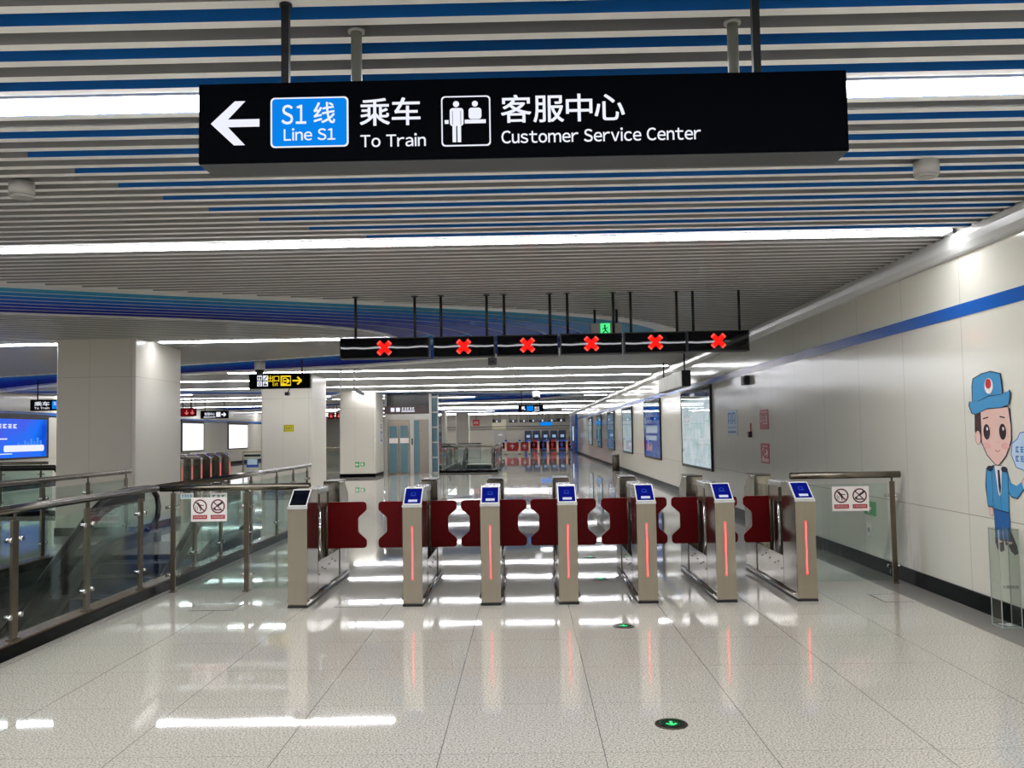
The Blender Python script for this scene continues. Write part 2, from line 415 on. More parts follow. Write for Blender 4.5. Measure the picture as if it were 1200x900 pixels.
def crossing(yc):
    """x intervals of a ceiling row taken out by the coffers"""
    iv = []
    for dy in COFFERS:
        poly = OC + IC[::-1]; xs = []
        y = yc - dy
        for a, b in zip(poly, poly[1:] + poly[:1]):
            if (a[1] > y) != (b[1] > y): xs.append(a[0] + (y - a[1]) * (b[0] - a[0]) / (b[1] - a[1]))
        xs.sort(); iv += [(xs[i], xs[i + 1]) for i in range(0, len(xs) - 1, 2)]
    return sorted(iv)
def spans(x0, x1, yc, extra=()):
    iv = sorted(crossing(yc) + list(extra)); out = []; x = x0
    for a, b in iv:
        a = max(a, x0); b = min(b, x1)
        if a > x: out.append((x, a))
        x = max(x, b)
    if x < x1: out.append((x, x1))
    return [(a, b) for a, b in out if b - a > .03]

PITCH = .163
LIGHT_K = {}
LIGHT_Y = [-5.5 + 1.4, -.81, .9, 0, 4.275, 7.535, 15.03, 22.5, 25.7, 29.7, 33.2, 36.6, 39.5, 47.0, 54.2, 57.7, 64.0, 71.6, 75.4]  # row directly before the sign and farthest row added to brighten the hall
LIGHT_Y = [y for y in LIGHT_Y if y != 0]
rows = {}
for ly in LIGHT_Y:
    k = round((ly - 3.46) / PITCH); rows[k] = 3.46 + k * PITCH
mb = MB()
k = int((Y0 - 3.46) / PITCH)
while True:
    y = 3.46 + k * PITCH
    if y > Y1: break
    if k not in rows:
        blue_from = None
        if k % 2 == 0:
            if k < 4: blue_from = -8.5
            elif k < 10: blue_from = -4.2 + .25 * (k - 4)
            elif k <= 24: blue_from = {10: -2.86, 12: -2.75, 14: -2.63, 16: -2.47, 18: -2.27, 20: -2.0, 22: -1.7, 24: -1.3}[k]
        far = y > 32
        for a, b in spans(XL, XR - .05, y):
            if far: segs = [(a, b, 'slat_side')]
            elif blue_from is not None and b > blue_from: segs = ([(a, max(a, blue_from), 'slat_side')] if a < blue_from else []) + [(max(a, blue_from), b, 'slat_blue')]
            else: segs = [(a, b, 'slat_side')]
            for s0, s1, mt in segs:
                if s1 - s0 < .02: continue
                h = .055
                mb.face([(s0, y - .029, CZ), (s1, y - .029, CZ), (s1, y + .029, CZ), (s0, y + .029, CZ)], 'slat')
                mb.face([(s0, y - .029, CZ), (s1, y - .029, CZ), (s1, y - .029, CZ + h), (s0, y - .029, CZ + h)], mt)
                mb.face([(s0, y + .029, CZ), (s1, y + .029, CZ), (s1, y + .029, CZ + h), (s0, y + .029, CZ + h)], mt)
    k += 1
ceil = structure(mb.build('ceiling'))
mb = MB(); mb.box(XL - .1, XR + .1, Y0, Y1, CZ + .42, CZ + .45, 'plenum')
# deck just over the slats away from the coffers
for kk in range(int((Y1 - Y0) / .4)):
    ya = Y0 + kk * .4
    for a, b in spans(XL, XR, ya + .2):
        mb.box(a + .05, b - .05, ya, ya + .4, CZ + .085, CZ + .09, 'plenum')
structure(mb.build('ceiling'))
# hairline butt joints of the slats near the camera
# coffers
for ci, dy in enumerate(COFFERS):
    root = empty('ceiling', (0, dy, 0)); root['kind'] = 'structure'
    n = len(OC)
    def inset(Cv, other, w):
        out = []
        for i in range(n):
            a, b = Cv[max(i - 1, 0)], Cv[min(i + 1, n - 1)]
            t = Vector((b[0] - a[0], b[1] - a[1])).normalized(); nn = Vector((-t.y, t.x))
            if nn.dot(Vector((other[i][0] - Cv[i][0], other[i][1] - Cv[i][1]))) < 0: nn = -nn
            out.append((Cv[i][0] + nn.x * w, Cv[i][1] + nn.y * w))
        return out
    def lerpc(A, B, t): return [(a[0] * (1 - t) + b[0] * t, a[1] * (1 - t) + b[1] * t) for a, b in zip(A, B)]
    OA = inset(OC, IC, .36); IA = inset(IC, OC, .10)
    mb = MB()
    def band(A, B, za, zb, mat):
        for i in range(n - 1): mb.face([(*A[i], za), (*A[i + 1], za), (*B[i + 1], zb), (*B[i], zb)], mat(i) if callable(mat) else mat)
    OM = lerpc(OC, OA, .55)
    band(OC, OM, CZ - .004, CZ - .004, 'slat'); band(OC, OC, CZ - .004, CZ + .2, 'slat'); band(OM, OM, CZ - .004, CZ + .012, 'slat'); band(OM, OA, CZ + .012, CZ + .012, 'slat'); band(OA, OA, CZ + .012, CZ + .2, 'slat')
    band(IC, IA, CZ - .004, CZ - .004, 'slat'); band(IC, IC, CZ - .004, CZ + .2, 'slat'); band(IA, IA, CZ - .004, CZ + .2, 'slat')
    mb.build('coffer_rim', root)
    mb = MB(); NB = 7
    for kb in range(NB):
        A = lerpc(OA, IA, kb / NB); B = lerpc(OA, IA, (kb + 1) / NB)
        Bl = inset(B, A, .009)
        mt = lambda i: BLUES[kb] if i < NR else BLUES[6 - kb]
        band(A, B, CZ + .11, CZ + .0145, mt); band(B, B, CZ + .01, CZ + .11, mt)
        band(B, Bl, CZ + .010, CZ + .010, 'slat'); band(Bl, Bl, CZ + .010, CZ + .0145, 'slat')
    mb.build('coffer_fins', root)
    root2 = root

# ------------------------------------------------------------------ strip lights
NAMES = {4.275: 'long white ceiling strip light passing behind the big hanging guide sign',
         7.535: 'long white ceiling strip light between the guide sign and the red cross displays',
         15.03: 'white ceiling strip light meeting the top of the nearest square pillar'}
order = sorted(rows)
words = ['first', 'second', 'third', 'fourth', 'fifth', 'sixth', 'seventh', 'eighth', 'ninth', 'tenth', 'eleventh', 'twelfth', 'thirteenth', 'fourteenth', 'fifteenth', 'sixteenth', 'seventeenth', 'eighteenth', 'nineteenth']
cnt = 0
for kk in order:
    y = rows[kk]
    sp = [s for s in spans(XL, XR - .16, y, [(-7.72, -6.18)] if 14.5 < y < 15.5 else [(-20, .6)] if 17.8 < y < 18.8 else [(-5.75, -3.35)] if 36 < y < 37.2 else ()) if s[1] - s[0] > .5]
    if 14.5 < y < 15.5: sp = [s for s in sp if s[1] < 0]      # only on the island of the coffer
    if not sp: continue
    root = empty('strip_light', (0, y, CZ))
    for ly, lb in NAMES.items():
        if abs(ly - y) < .15: tag(root, lb, 'ceiling light', 'ceiling strip lights'); break
    else:
        if y < 3: tag(root, 'white ceiling strip light nearer the viewer than the guide sign, %s' % ('rearmost row' if y < -2 else 'middle row' if y < 0 else 'added row before the sign'), 'ceiling light', 'ceiling strip lights')
        else:
            tag(root, 'thin white ceiling strip light beyond the red cross displays, %s row counted away from them' % words[cnt], 'ceiling light', 'ceiling strip lights'); cnt += 1
    for a, b in sp:
        hs = MB(); hs.box(a, b, -.105, -.085, -.002, .05, 'white'); hs.box(a, b, .085, .105, -.002, .05, 'white')
        n = max(1, round((b - a) / 1.2)) if y < 16 else max(1, round((b - a) / 4.8)); w = (b - a) / n
        for i in range(n):
            d = MB(); d.box(a + i * w + .005, a + (i + 1) * w - .005, -.09, .09, -.012, .02, 'light'); d.build('diffuser', root)
        hs.build('housing', root)

# ------------------------------------------------------------------ floor, walls, skirting
WELLS = [(-5.90, -3.86, 3.0, 12.2), (-3.40, -1.36, 36.0, 45.2)]
mb = MB()
xs = sorted({XL, XR} | {w[0] for w in WELLS} | {w[1] for w in WELLS}); ys = sorted({Y0, Y1} | {w[2] for w in WELLS} | {w[3] for w in WELLS})
for xa, xb in zip(xs, xs[1:]):
    for ya, yb in zip(ys, ys[1:]):
        cx, cy = (xa + xb) / 2, (ya + yb) / 2
        if any(w[0] < cx < w[1] and w[2] < cy < w[3] for w in WELLS): continue
        mb.face([(xa, ya, 0), (xb, ya, 0), (xb, yb, 0), (xa, yb, 0)], 'floor')
structure(mb.build('floor'))
# well linings
mb = MB()
for x0, x1, y0, y1 in WELLS:
    for (a, b) in (((x0, y0), (x1, y0)), ((x1, y0), (x1, y1)), ((x1, y1), (x0, y1)), ((x0, y1), (x0, y0))):
        mb.face([(*a, 0), (*b, 0), (*b, -5), (*a, -5)], 'well_dark')
    mb.face([(x0, y0, -5), (x1, y0, -5), (x1, y1, -5), (x0, y1, -5)], 'well_dark')
structure(mb.build('trim_1'))
mb = MB(); mb.box(XR, XR + .1, Y0, Y1, 0, CZ + .4, 'wall_r')
structure(mb.build('wall_right'))
mb = MB(); mb.box(XL - .1, XL, Y0, Y1, 0, CZ + .4, 'wall_l'); structure(mb.build('wall_left'))
mb = MB(); mb.box(XL, XR, Y1, Y1 + .1, 0, CZ + .4, 'wall_b'); structure(mb.build('wall_far'))
mb = MB(); mb.box(XL, XR, Y0 - .1, Y0, 0, CZ + .4, 'wall_back'); structure(mb.build('wall_rear'))
# right cornice: stepped curved white trim
mb = MB()
prof = [(XR, 2.985), (XR - .03, 2.985), (XR - .045, 3.0), (XR - .07, 3.05), (XR - .08, 3.11), (XR - .08, 3.165), (XR, 3.165)]
mb.prism(prof, 'y', Y0, Y1, 'trim'); structure(mb.build('trim_2'))
mb = MB(); mb.box(XR - .006, XR, Y0, Y1, 2.465, 2.575, 'blue_stripe'); structure(mb.build('trim_3'))
mb = MB(); mb.box(XL, XL + .006, Y0, Y1, 2.44, 2.56, 'blue_stripe'); mb.box(XL, XL + .006, 14, Y1, 2.40, 2.44, 'base'); structure(mb.build('trim_4'))
mb = MB(); mb.box(XR - .02, XR, Y0, Y1, 0, .145, 'base'); structure(mb.build('baseboard_right'))
mb = MB(); mb.box(XL, XL + .02, Y0, Y1, 0, .145, 'base'); structure(mb.build('baseboard_left'))
# dark stone border of the floor along the wall
mb = MB(); mb.box(XR - .34, XR - .02, Y0, Y1, 0, .003, pbr('floor_border', (150, 146, 138), .12, noise=.2, nscale=150)); structure(mb.build('trim_5'))
# kerbs round the escalator wells
mb = MB()
x0, x1, y0, y1 = WELLS[0]
mb.box(x1, x1 + .2, Y0, 15.6, 0, .09, 'kerb_side'); mb.box(x1 + .02, x1 + .18, Y0, 15.6, .09, .102, 'tan')
mb.box(x0 - .2, x0, Y0, 13.6, 0, .09, 'kerb_side'); mb.box(x0 - .18, x0 - .02, Y0, 13.6, .09, .102, 'tan')
mb.box(x0, x1, y0 - .2, y0, 0, .1, 'kerb_side')
structure(mb.build('trim_6'))
mb = MB()
x0, x1, y0, y1 = WELLS[1]
mb.box(x1, x1 + .2, y0 - .2, y1 + 1, 0, .1, 'kerb_side'); mb.box(x0 - .2, x0, y0 - .2, y1 + 1, 0, .1, 'kerb_side'); mb.box(x0, x1, y0 - .2, y0, 0, .1, 'kerb_side')
structure(mb.build('trim_7'))

# ------------------------------------------------------------------ pillars
def pillar(x0, x1, y0, y1, label):
    root = empty('pillar', ((x0 + x1) / 2, (y0 + y1) / 2, 0)); root.location = ((x0 + x1) / 2, (y0 + y1) / 2, 0)
    w, d = (x1 - x0) / 2, (y1 - y0) / 2
    mb = MB(); c = .03
    poly = [(-w + c, -d), (w - c, -d), (w, -d + c), (w, d - c), (w - c, d), (-w + c, d), (-w, d - c), (-w, -d + c)]
    mb.prism(poly, 'z', .13, CZ + .02, 'pillar'); mb.build('cladding', root)
    mb = MB(); mb.box(-w - .004, w + .004, -d - .004, d + .004, 0, .13, 'base'); mb.build('plinth', root)
    tag(root, label, 'pillar', 'square cream pillars in a row'); return root
pillar(-7.62, -6.33, 14.4, 16.35, 'nearest and widest cream square pillar, left of the railings')
pillar(-7.05, -5.68, 23.75, 25.4, 'cream square pillar with a yellow sticker, below the yellow exit sign')
pillar(-6.95, -5.62, 33.3, 35.2, 'cream square pillar beside the lift with a green sticker near its foot')
pillar(-6.9, -5.6, 52.5, 54.2, 'cream square pillar standing behind the lift')
pillar(-6.9, -5.65, 62, 63.8, 'distant cream square pillar just right of the lift')
pillar(-5.6, -4.6, 71.5, 73, 'farthest slim cream pillar near the red hanging sign')

# ------------------------------------------------------------------ main hanging guide sign
SX0, SX1, SY, SZ0, SZ1 = -1.187, 1.19, 3.22, 2.535, 2.835
root = empty('guide_sign', (0, SY + .08, SZ0)); tag(root, 'large black hanging guide sign with arrow, line badge and service centre lettering', 'sign')
mb = MB(); mb.box(SX0, SX1, 0 - .08, .08, 0, SZ1 - SZ0, 'sign_black'); mb.build('sign_box', root, bevel=.004)
mb = MB(); mb.box(SX0 + .004, SX1 - .004, -.076, .076, -.002, 0, pbr('sign_underside_lit', (58, 62, 64), .5)); mb.build('underside_lit_sheet', root)  # added sheet, its lighter grey standing in for light off the floor
k = .003068  # metres per unit of the artwork grid
F = Frame((SX0, -.08, SZ1 - SZ0), (1, 0, 0))
T = lambda v: -v * k * (.300 / (92 * .003068))
kk = .300 / 92
def U(u): return u * (SX1 - SX0) / 757.0
def V(v): return -v * kk
mb = MB()
F.poly(mb, [(U(14.7), V(46.3)), (U(43), V(21)), (U(55.5), V(21)), (U(35), V(41.8)), (U(72), V(41.8)), (U(72), V(50.6)), (U(35), V(50.6)), (U(55), V(71.5)), (U(42), V(71.5))], 'w_emit')
mb.build('arrow', root)
mb = MB()
F.rrect(mb, U(85), V(75.5), U(176.5), V(18), .016, 'w_emit'); F.rrect(mb, U(87), V(73.8), U(174.5), V(19.7), .013, 'b_emit', .003)
mb.build('line_badge', root)
mb = MB()
F.text(mb, 'S1', U(98.5), V(48.5), U(30), 'w_emit', .005, fit=U(28.5), gap=.16)
F.text(mb, '线', U(136), V(46.5), U(27), 'w_emit', .005)
F.text(mb, 'Line S1', U(101), V(67.5), U(18), 'w_emit', .005, fit=U(60))
F.text(mb, '乘车', U(190), V(49.5), U(35), 'w_emit', .002, fit=U(70))
F.text(mb, 'To Train', U(190.5), V(76.5), U(19), 'w_emit', .002, fit=U(76))
F.text(mb, '客服中心', U(355), V(49.5), U(35), 'w_emit', .002, fit=U(143))
F.text(mb, 'Customer Service Center', U(355), V(75.5), U(19.5), 'w_emit', .002, fit=U(231))
mb.build('lettering', root)
mb = MB()   # service counter pictogram
F.rrect(mb, U(285), V(78), U(342.5), V(20.5), .014, 'w_emit'); F.rrect(mb, U(286.6), V(76.4), U(340.9), V(22.1), .012, 'sign_black', .003)
d = .0045
F.disc(mb, U(302.5), V(30), U(3.6), 'w_emit', d); F.rrect(mb, U(295), V(55), U(311), V(34.5), U(3.5), 'w_emit', d)
F.rect(mb, U(298), V(73.5), U(302.3), V(50), 'w_emit', d); F.rect(mb, U(303.7), V(73.5), U(308), V(50), 'w_emit', d)
F.rect(mb, U(297.9), V(54), U(298.5), V(38), 'sign_black', d + .001); F.rect(mb, U(307.5), V(54), U(308.1), V(38), 'sign_black', d + .001)
F.disc(mb, U(324.5), V(30), U(3.5), 'w_emit', d); F.rrect(mb, U(317), V(47.5), U(332), V(34.5), U(3.5), 'w_emit', d)
F.rect(mb, U(289), V(52.4), U(293.6), V(48), 'w_emit', d); F.rect(mb, U(312.4), V(52.4), U(337), V(48), 'w_emit', d)
mb.build('counter_pictogram', root)
for x in (-.885, .885):
    mb = MB(); mb.box(x - .014, x + .014, -.014, .014, SZ1 - SZ0, CZ - SZ0 + .05, 'black_matte'); mb.cyl((x, 0), .024, CZ - SZ0 - .012, CZ - SZ0 - .001, 'black_matte'); mb.build('hanging_rod', root)
for i, x in enumerate((-.66, .855)):
    mb = MB(); mb.cyl((0, 0), .022, -.33, .05, pbr('conduit_grey', (120, 122, 112), .4)); mb.cyl((0, 0), .034, -.012, -.001, 'sprinkler'); mb.cyl((0, 0), .029, -.345, -.315, 'sprinkler')
    o = mb.build('conduit_pipe'); o.location = (x, 3.53, CZ)
    tag(o, 'grey conduit pipe dropping behind the large guide sign, %s one' % ('left' if i == 0 else 'right'), 'pipe', 'conduit pipes behind the guide sign')

# ------------------------------------------------------------------ round ceiling detectors
def detector(x, y, label):
    root = empty('ceiling_speaker', (x, y, CZ))
    mb = MB(); mb.cyl((0, 0), .075, -.085, -.0, 'sprinkler', 28); mb.cyl((0, 0), .068, -.1, -.085, 'sprinkler', 28); mb.build('housing', root)
    mb = MB(); mb.cyl((0, 0), .05, -.103, -.1, 'slat_side', 24); mb.build('grille', root)
    tag(root, label, 'ceiling fixture', 'round drum fixtures on the slatted ceiling')
detector(-3.17, 5.55, 'round grey drum fixture on the slatted ceiling, left of the guide sign')
detector(2.5, 5.5, 'round grey drum fixture on the slatted ceiling, right of the guide sign')

# ------------------------------------------------------------------ red cross lane displays
def display(w, label, group='lane displays with red crosses', arrow=None):
    root = empty('lane_display', (0, 0, 0))
    mb = MB(); mb.box(-w / 2, w / 2, 0, .16, 0, .245, 'black_matte'); mb.build('housing', root, bevel=.004)
    mb = MB(); mb.box(-w / 2 + .012, w / 2 - .012, -.006, 0, .012, .233, 'panel_black'); mb.build('front_panel', root)
    F = FRONT(0, -.006, .1225); mb = MB()
    if arrow:
        F.arrow(mb, 0, 0, .16, .035, 270, 'w_emit', .003)
    else:
        s = .062
        for sg in (1, -1):
            F.bar(mb, (-s, -s * sg), (s, s * sg), .052, 'x_emit', .003)
            for q in (-1, 1):
                c = (q * s * 1.02, q * sg * s * 1.02); F.bar(mb, (c[0] - q * .008, c[1] - q * sg * .008), (c[0] + q * .006, c[1] + q * sg * .006), .054, 'x_halo', .0035)
    mb.build('arrow_symbol' if arrow else 'cross_symbol', root)
    for x in (-1, 1):
        x *= min(.35 if w > .9 else .27, w * .38)
        mb = MB(); mb.cyl((x, .08), .016, .245, CZ - 2.43 + .05, 'black_matte', 12); mb.cyl((x, .08), .04, CZ - 2.43 - .012, CZ - 2.43, 'black_matte', 16); mb.build('hanging_rod', root)
    tag(root, label, 'display', group); return root
d0 = display(1.05, 'widest black lane display with red cross, leftmost of the six'); d0.location = (-1.645, 10.42, 2.43)
wd = ['second from left', 'third from left', 'fourth from left', 'fifth from left', 'rightmost, nearest the cream wall']
dstd = None
for i, x in enumerate((-.715, .03, .775, 1.52, 2.25)):
    if dstd is None: dstd = display(.722, ''); o = dstd
    else: o = copy_tree(dstd)
    o.location = (x, 10.42, 2.43 + .004 * i); o['label'] = 'black hanging lane display with glowing red cross, %s of the six' % wd[i]
mb = MB(); mb.box(-.05, .05, -.05, .05, -.08, .0, 'black_matte'); mb.cyl((0, 0), .012, 0, .01, 'black_matte'); mb.cyl((0, -.05), .02, -.05, -.04, 'black')
o = mb.build('camera_box'); o.location = (-.385, 10.5, 2.418); tag(o, 'small black camera box hanging under the lane displays', 'camera')

# ------------------------------------------------------------------ ticket gates
def gate(screen_on=True, flaps=((-1, .24), (1, .24)), strip=True):
    root = empty('ticket_gate', (0, 0, 0))
    W = .088
    mb = MB()   # front and rear towers, side profile (y, z)
    mb.prism([(0, .02), (.42, .02), (.42, 1.045), (.20, 1.045), (0, .90)], 'x', -W, W, 'steel_side')
    fr = mb.build('front_cabinet', root, bevel=.004)
    mb = MB(); mb.box(-W + .002, W - .002, -.004, 0, .03, .885, 'steel'); mb.build('front_plate', root)
    mb = MB(); mb.prism([(1.42, .02), (1.87, .02), (1.87, .90), (1.67, 1.045), (1.42, 1.045)], 'x', -W, W, 'steel_side'); mb.build('rear_cabinet', root, bevel=.004)
    mb = MB(); mb.box(-W + .006, W - .006, .42, 1.42, .02, .345, 'steel_side'); mb.build('lower_body', root)
    # seams and little screws on the lower body
    mb = MB()
    for sx in (-1, 1):
        for yy in (.42, 1.42): mb.box(sx * (W + .0005) - .001, sx * (W + .0005) + .001, yy - .003, yy + .003, .03, .99 if 0 else .36, 'steel_dark')
        for yy, zz in ((.5, .22), (.62, .27), (.74, .24), (.92, .26), (1.06, .29), (1.2, .25)): mb.cyl((sx * (W - .004), yy), .006, zz - .006, zz + .006, 'steel_dark', 8)
        mb.tube([(sx * (W + .012), .04, .055), (sx * (W + .012), 1.83, .055)], .011, 'chrome', 8)
    mb.build('bumper_trim', root)
    mb = MB(); mb.box(-W - .002, W + .002, -.006, 1.875, 0, .02, 'black_matte'); mb.build('base_plinth', root)
    # light lip under the screen
    mb = MB(); mb.box(-W - .002, W + .002, -.012, .012, .882, .902, pbr('lip_silver', (214, 214, 214), .25, .3)); mb.build('screen_lip', root)
    # sloping screen
    a = Vector((0, .20, .145)).normalized()
    Fs = Frame((-W, .0, .90), (1, 0, 0), (0, .20, .145)); Ls = math.hypot(.20, .145)
    mb = MB(); Fs.slab(mb, .004, .006, 2 * W - .004, Ls - .006, -.002, .006, 'white'); mb.build('screen_frame', root)
    mb = MB(); Fs.slab(mb, .014, .016, 2 * W - .014, Ls - .022, .0, .009, 'scr_blue' if screen_on else 'scr_off')
    if screen_on:
        Fs.rect(mb, .05, .034, 2 * W - .045, .066, 'scr_white', .0105)
        Fs.ring(mb, W, .145, .018, .022, 'scr_line', .0105, 12); Fs.rect(mb, W - .03, .118, W + .03, .122, 'scr_line', .0105)
    mb.build('display_screen', root)
    # top cap with the centre column
    mb = MB(); mb.box(-W * .82, W * .82, .40, .95, .975, 1.035, pbr('cap_silver', (190, 190, 186), .25, .5)); mb.build('top_cap', root, bevel=.012)
    mb = MB(); mb.box(-W * .75, W * .75, .60, .93, .84, .98, 'steel'); mb.box(-W * .45, W * .45, .70, .88, .34, .86, 'steel_dark')
    for sx in (-1, 1):
        mb.tube([(sx * W * .6, .66, .34), (sx * W * .6, .66, .86)], .014, 'chrome', 10); mb.tube([(sx * W * .6, .94, .34), (sx * W * .6, .94, .98)], .02, 'steel_dark', 10)
    mb.build('centre_column', root)
    for ya, yb in ((.43, .62), (.98, 1.41)): mb = MB(); mb.box(-.003, .003, ya, yb, .36, .96, 'acrylic'); mb.build('side_glass', root)
    mb = MB(); mb.box(-W * .9, W * .9, 1.40, 1.80, 1.045, 1.058, 'steel_dark'); mb.build('rear_cap', root)
    if strip:
        mb = MB(); Fp = FRONT(0, -.004, 0)
        Fp.slab(mb, -.0065, .235, .0065, .71, 0, .003, 'strip_red'); Fp.slab(mb, -.003, .245, .003, .70, .003, .004, 'strip_core'); mb.build('light_strip', root)
    for sg, w in flaps:
        r = .03; z0, z1 = .41, .87; zc = (z0 + z1) / 2
        P = [(0, z0), (w - r, z0), (w - r * .3, z0 + r * .3), (w, z0 + r), (w, zc - .152), (w - .012, zc - .136), (w - .078, zc - .078), (w - .085, zc - .062), (w - .085, zc + .062), (w - .078, zc + .078), (w - .012, zc + .136), (w, zc + .152), (w, z1 - r), (w - r * .3, z1 - r * .3), (w - r, z1), (0, z1)]
        P = [(sg * (W * .5 + a * (w + W * .5) / w if a > 0 else W * .4), b) for a, b in P] if 0 else [(sg * (W + a) if a > 0 else sg * W * .35, b) for a, b in P]
        mb = MB(); mb.prism(P, 'y', .93, .952, 'red', 'red_edge')
        mb.build('barrier_flap', root)
    return root
GY = 8.09
GX = [-2.075, -1.04, -.34, .355, 1.06, 1.76, 2.475]
glabel = ['ticket gate with a dark unlit screen, leftmost, beside the glass fence',
          'ticket gate with lit blue screen, second from left, edging the wide lane',
          'ticket gate with lit blue screen, third from the left',
          'middle ticket gate of the seven with lit blue screen',
          'ticket gate with lit blue screen, third from the right',
          'ticket gate with lit blue screen, second from the right',
          'ticket gate with lit blue screen, rightmost, beside the glass fence at the wall']
protos = []
g0 = gate(False, ((1, .37),), False); g1 = gate(True, ((-1, .37), (1, .24))); g2 = gate(); g6 = gate(True, ((-1, .24),))
gates = [g0, g1, g2, copy_tree(g2), copy_tree(g2), copy_tree(g2), g6]
for g, x, lb in zip(gates, GX, glabel):
    g.location = (x, GY, 0); tag(g, lb, 'ticket gate', 'stainless ticket gates with red flaps')
# far row of gates at the end of the hall
for i, x in enumerate((-1.53, -.51, .19, .87, 1.56, 2.26, 2.96)):
    g = copy_tree(g2); g.location = (x, 66.0, 0)
    tag(g, 'distant ticket gate at the far end of the hall, %s from left of seven' % ['first', 'second', 'third', 'fourth', 'fifth', 'sixth', 'seventh'][i], 'ticket gate', 'distant ticket gates at the hall end')
for i, x in enumerate((-2.2, -.98, -.17, .53, 1.22, 1.91, 2.6)):
    o = display(.66, '', arrow=True) if i == 0 else copy_tree(fd)
    if i == 0: fd = o
    o.location = (x, 67, 2.35)
    tag(o, 'distant black hanging display above the far gates, %s from left' % ['first', 'second', 'third', 'fourth', 'fifth', 'sixth', 'seventh'][i], 'display', 'distant displays above the far gates')
# side row of gates on the left
for i, (x, y) in enumerate(((-11.3, 31.0), (-11.3, 30.05), (-11.3, 29.15), (-11.3, 28.3), (-11.3, 27.5), (-11.3, 26.7))):
    g = copy_tree(g2); g.rotation_euler = (0, 0, math.radians(90)); g.location = (x + 1.0, y, 0)
    tag(g, 'dark ticket gate seen side-on beyond the nearest pillar, %s in its row from the right' % ['first', 'second', 'third', 'fourth', 'fifth', 'sixth'][i], 'ticket gate', 'side row of ticket gates behind the pillar')

# ------------------------------------------------------------------ railings
def railing(name_label, p0, p1, posts, h=1.04, z0=0.0, glass_on=True, rail_r=.034, group=None, wide=True, gtop=.93):
    """straight railing from p0 to p1 (x, y); posts = distances along it"""
    a = Vector((*p0, 0)); b = Vector((*p1, 0)); L = (b - a).length; ang = math.atan2(b.y - a.y, b.x - a.x)
    root = empty('glass_railing', (a.x, a.y, 0), ang)
    mb = MB(); mb.tube([(0, 0, h), (L, 0, h)], rail_r, 'rail', 14); mb.build('handrail', root)
    hw = .040 if wide else .024
    for s in posts:
        mb = MB(); mb.box(s - hw, s + hw, -.012, .012, z0, gtop + .0, 'bronze'); mb.box(s - hw - .008, s + hw + .008, -.03, .03, z0, z0 + .012, 'steel_dark')
        mb.tube([(s, 0, gtop), (s, 0, h - rail_r + .005)], .011, 'steel_dark', 8)
        po = mb.build('post', root, bevel=.004)
        for zz in (z0 + .17, gtop - .14):
            for sg in (-1, 1):
                mb = MB(); mb.tube([(s + sg * (hw - .005), -.0, zz), (s + sg * (hw + .035), 0, zz)], .012, 'chrome', 8)
                mb.tube([(s + sg * (hw + .03), -.025, zz), (s + sg * (hw + .03), .025, zz)], .018, 'chrome', 10)
                mb.build('glass_clamp', po)
    if glass_on:
        ends = [0.0] + list(posts) + [L] if posts and posts[0] > .3 else list(posts) + [L]
        for s0, s1 in zip(ends, ends[1:]):
            if s1 - s0 < .25: continue
            mb = MB(); mb.box(s0 + .05, s1 - .05, -.006, .006, z0 + .03, gtop - .02, 'glass'); mb.build('glass_panel', root)
    tag(root, name_label, 'railing', group); return root
R1 = railing('glass railing with steel posts along the near edge of the escalator opening', (-3.73, 3.6), (-3.73, 9.0), [.75, 1.82, 2.9, 3.98, 5.03], z0=.1, gtop=.96)
R2 = railing('glass railing continuing past the ticket gates along the escalator opening', (-3.73, 9.0), (-3.73, 15.4), [1.04, 1.9, 3.1, 4.35, 5.3, 6.2], z0=.1, gtop=.96)
R3 = railing('far-side glass railing of the escalator opening in front of the nearest pillar', (-6.0, 4.0), (-6.0, 13.5), [1.3, 2.45, 3.6, 4.75, 5.9, 7.06, 8.2, 9.37], z0=.1, gtop=.96, h=1.05)
R4 = railing('short glass fence between the escalator opening and the leftmost ticket gate', (-3.69, 9.0), (-2.18, 9.0), [.13, .87], wide=False, h=1.035, gtop=.985)
R5 = railing('short glass fence between the rightmost ticket gate and the cream wall', (2.6, 8.95), (3.68, 8.95), [1.0], wide=False, h=1.065, gtop=1.0)
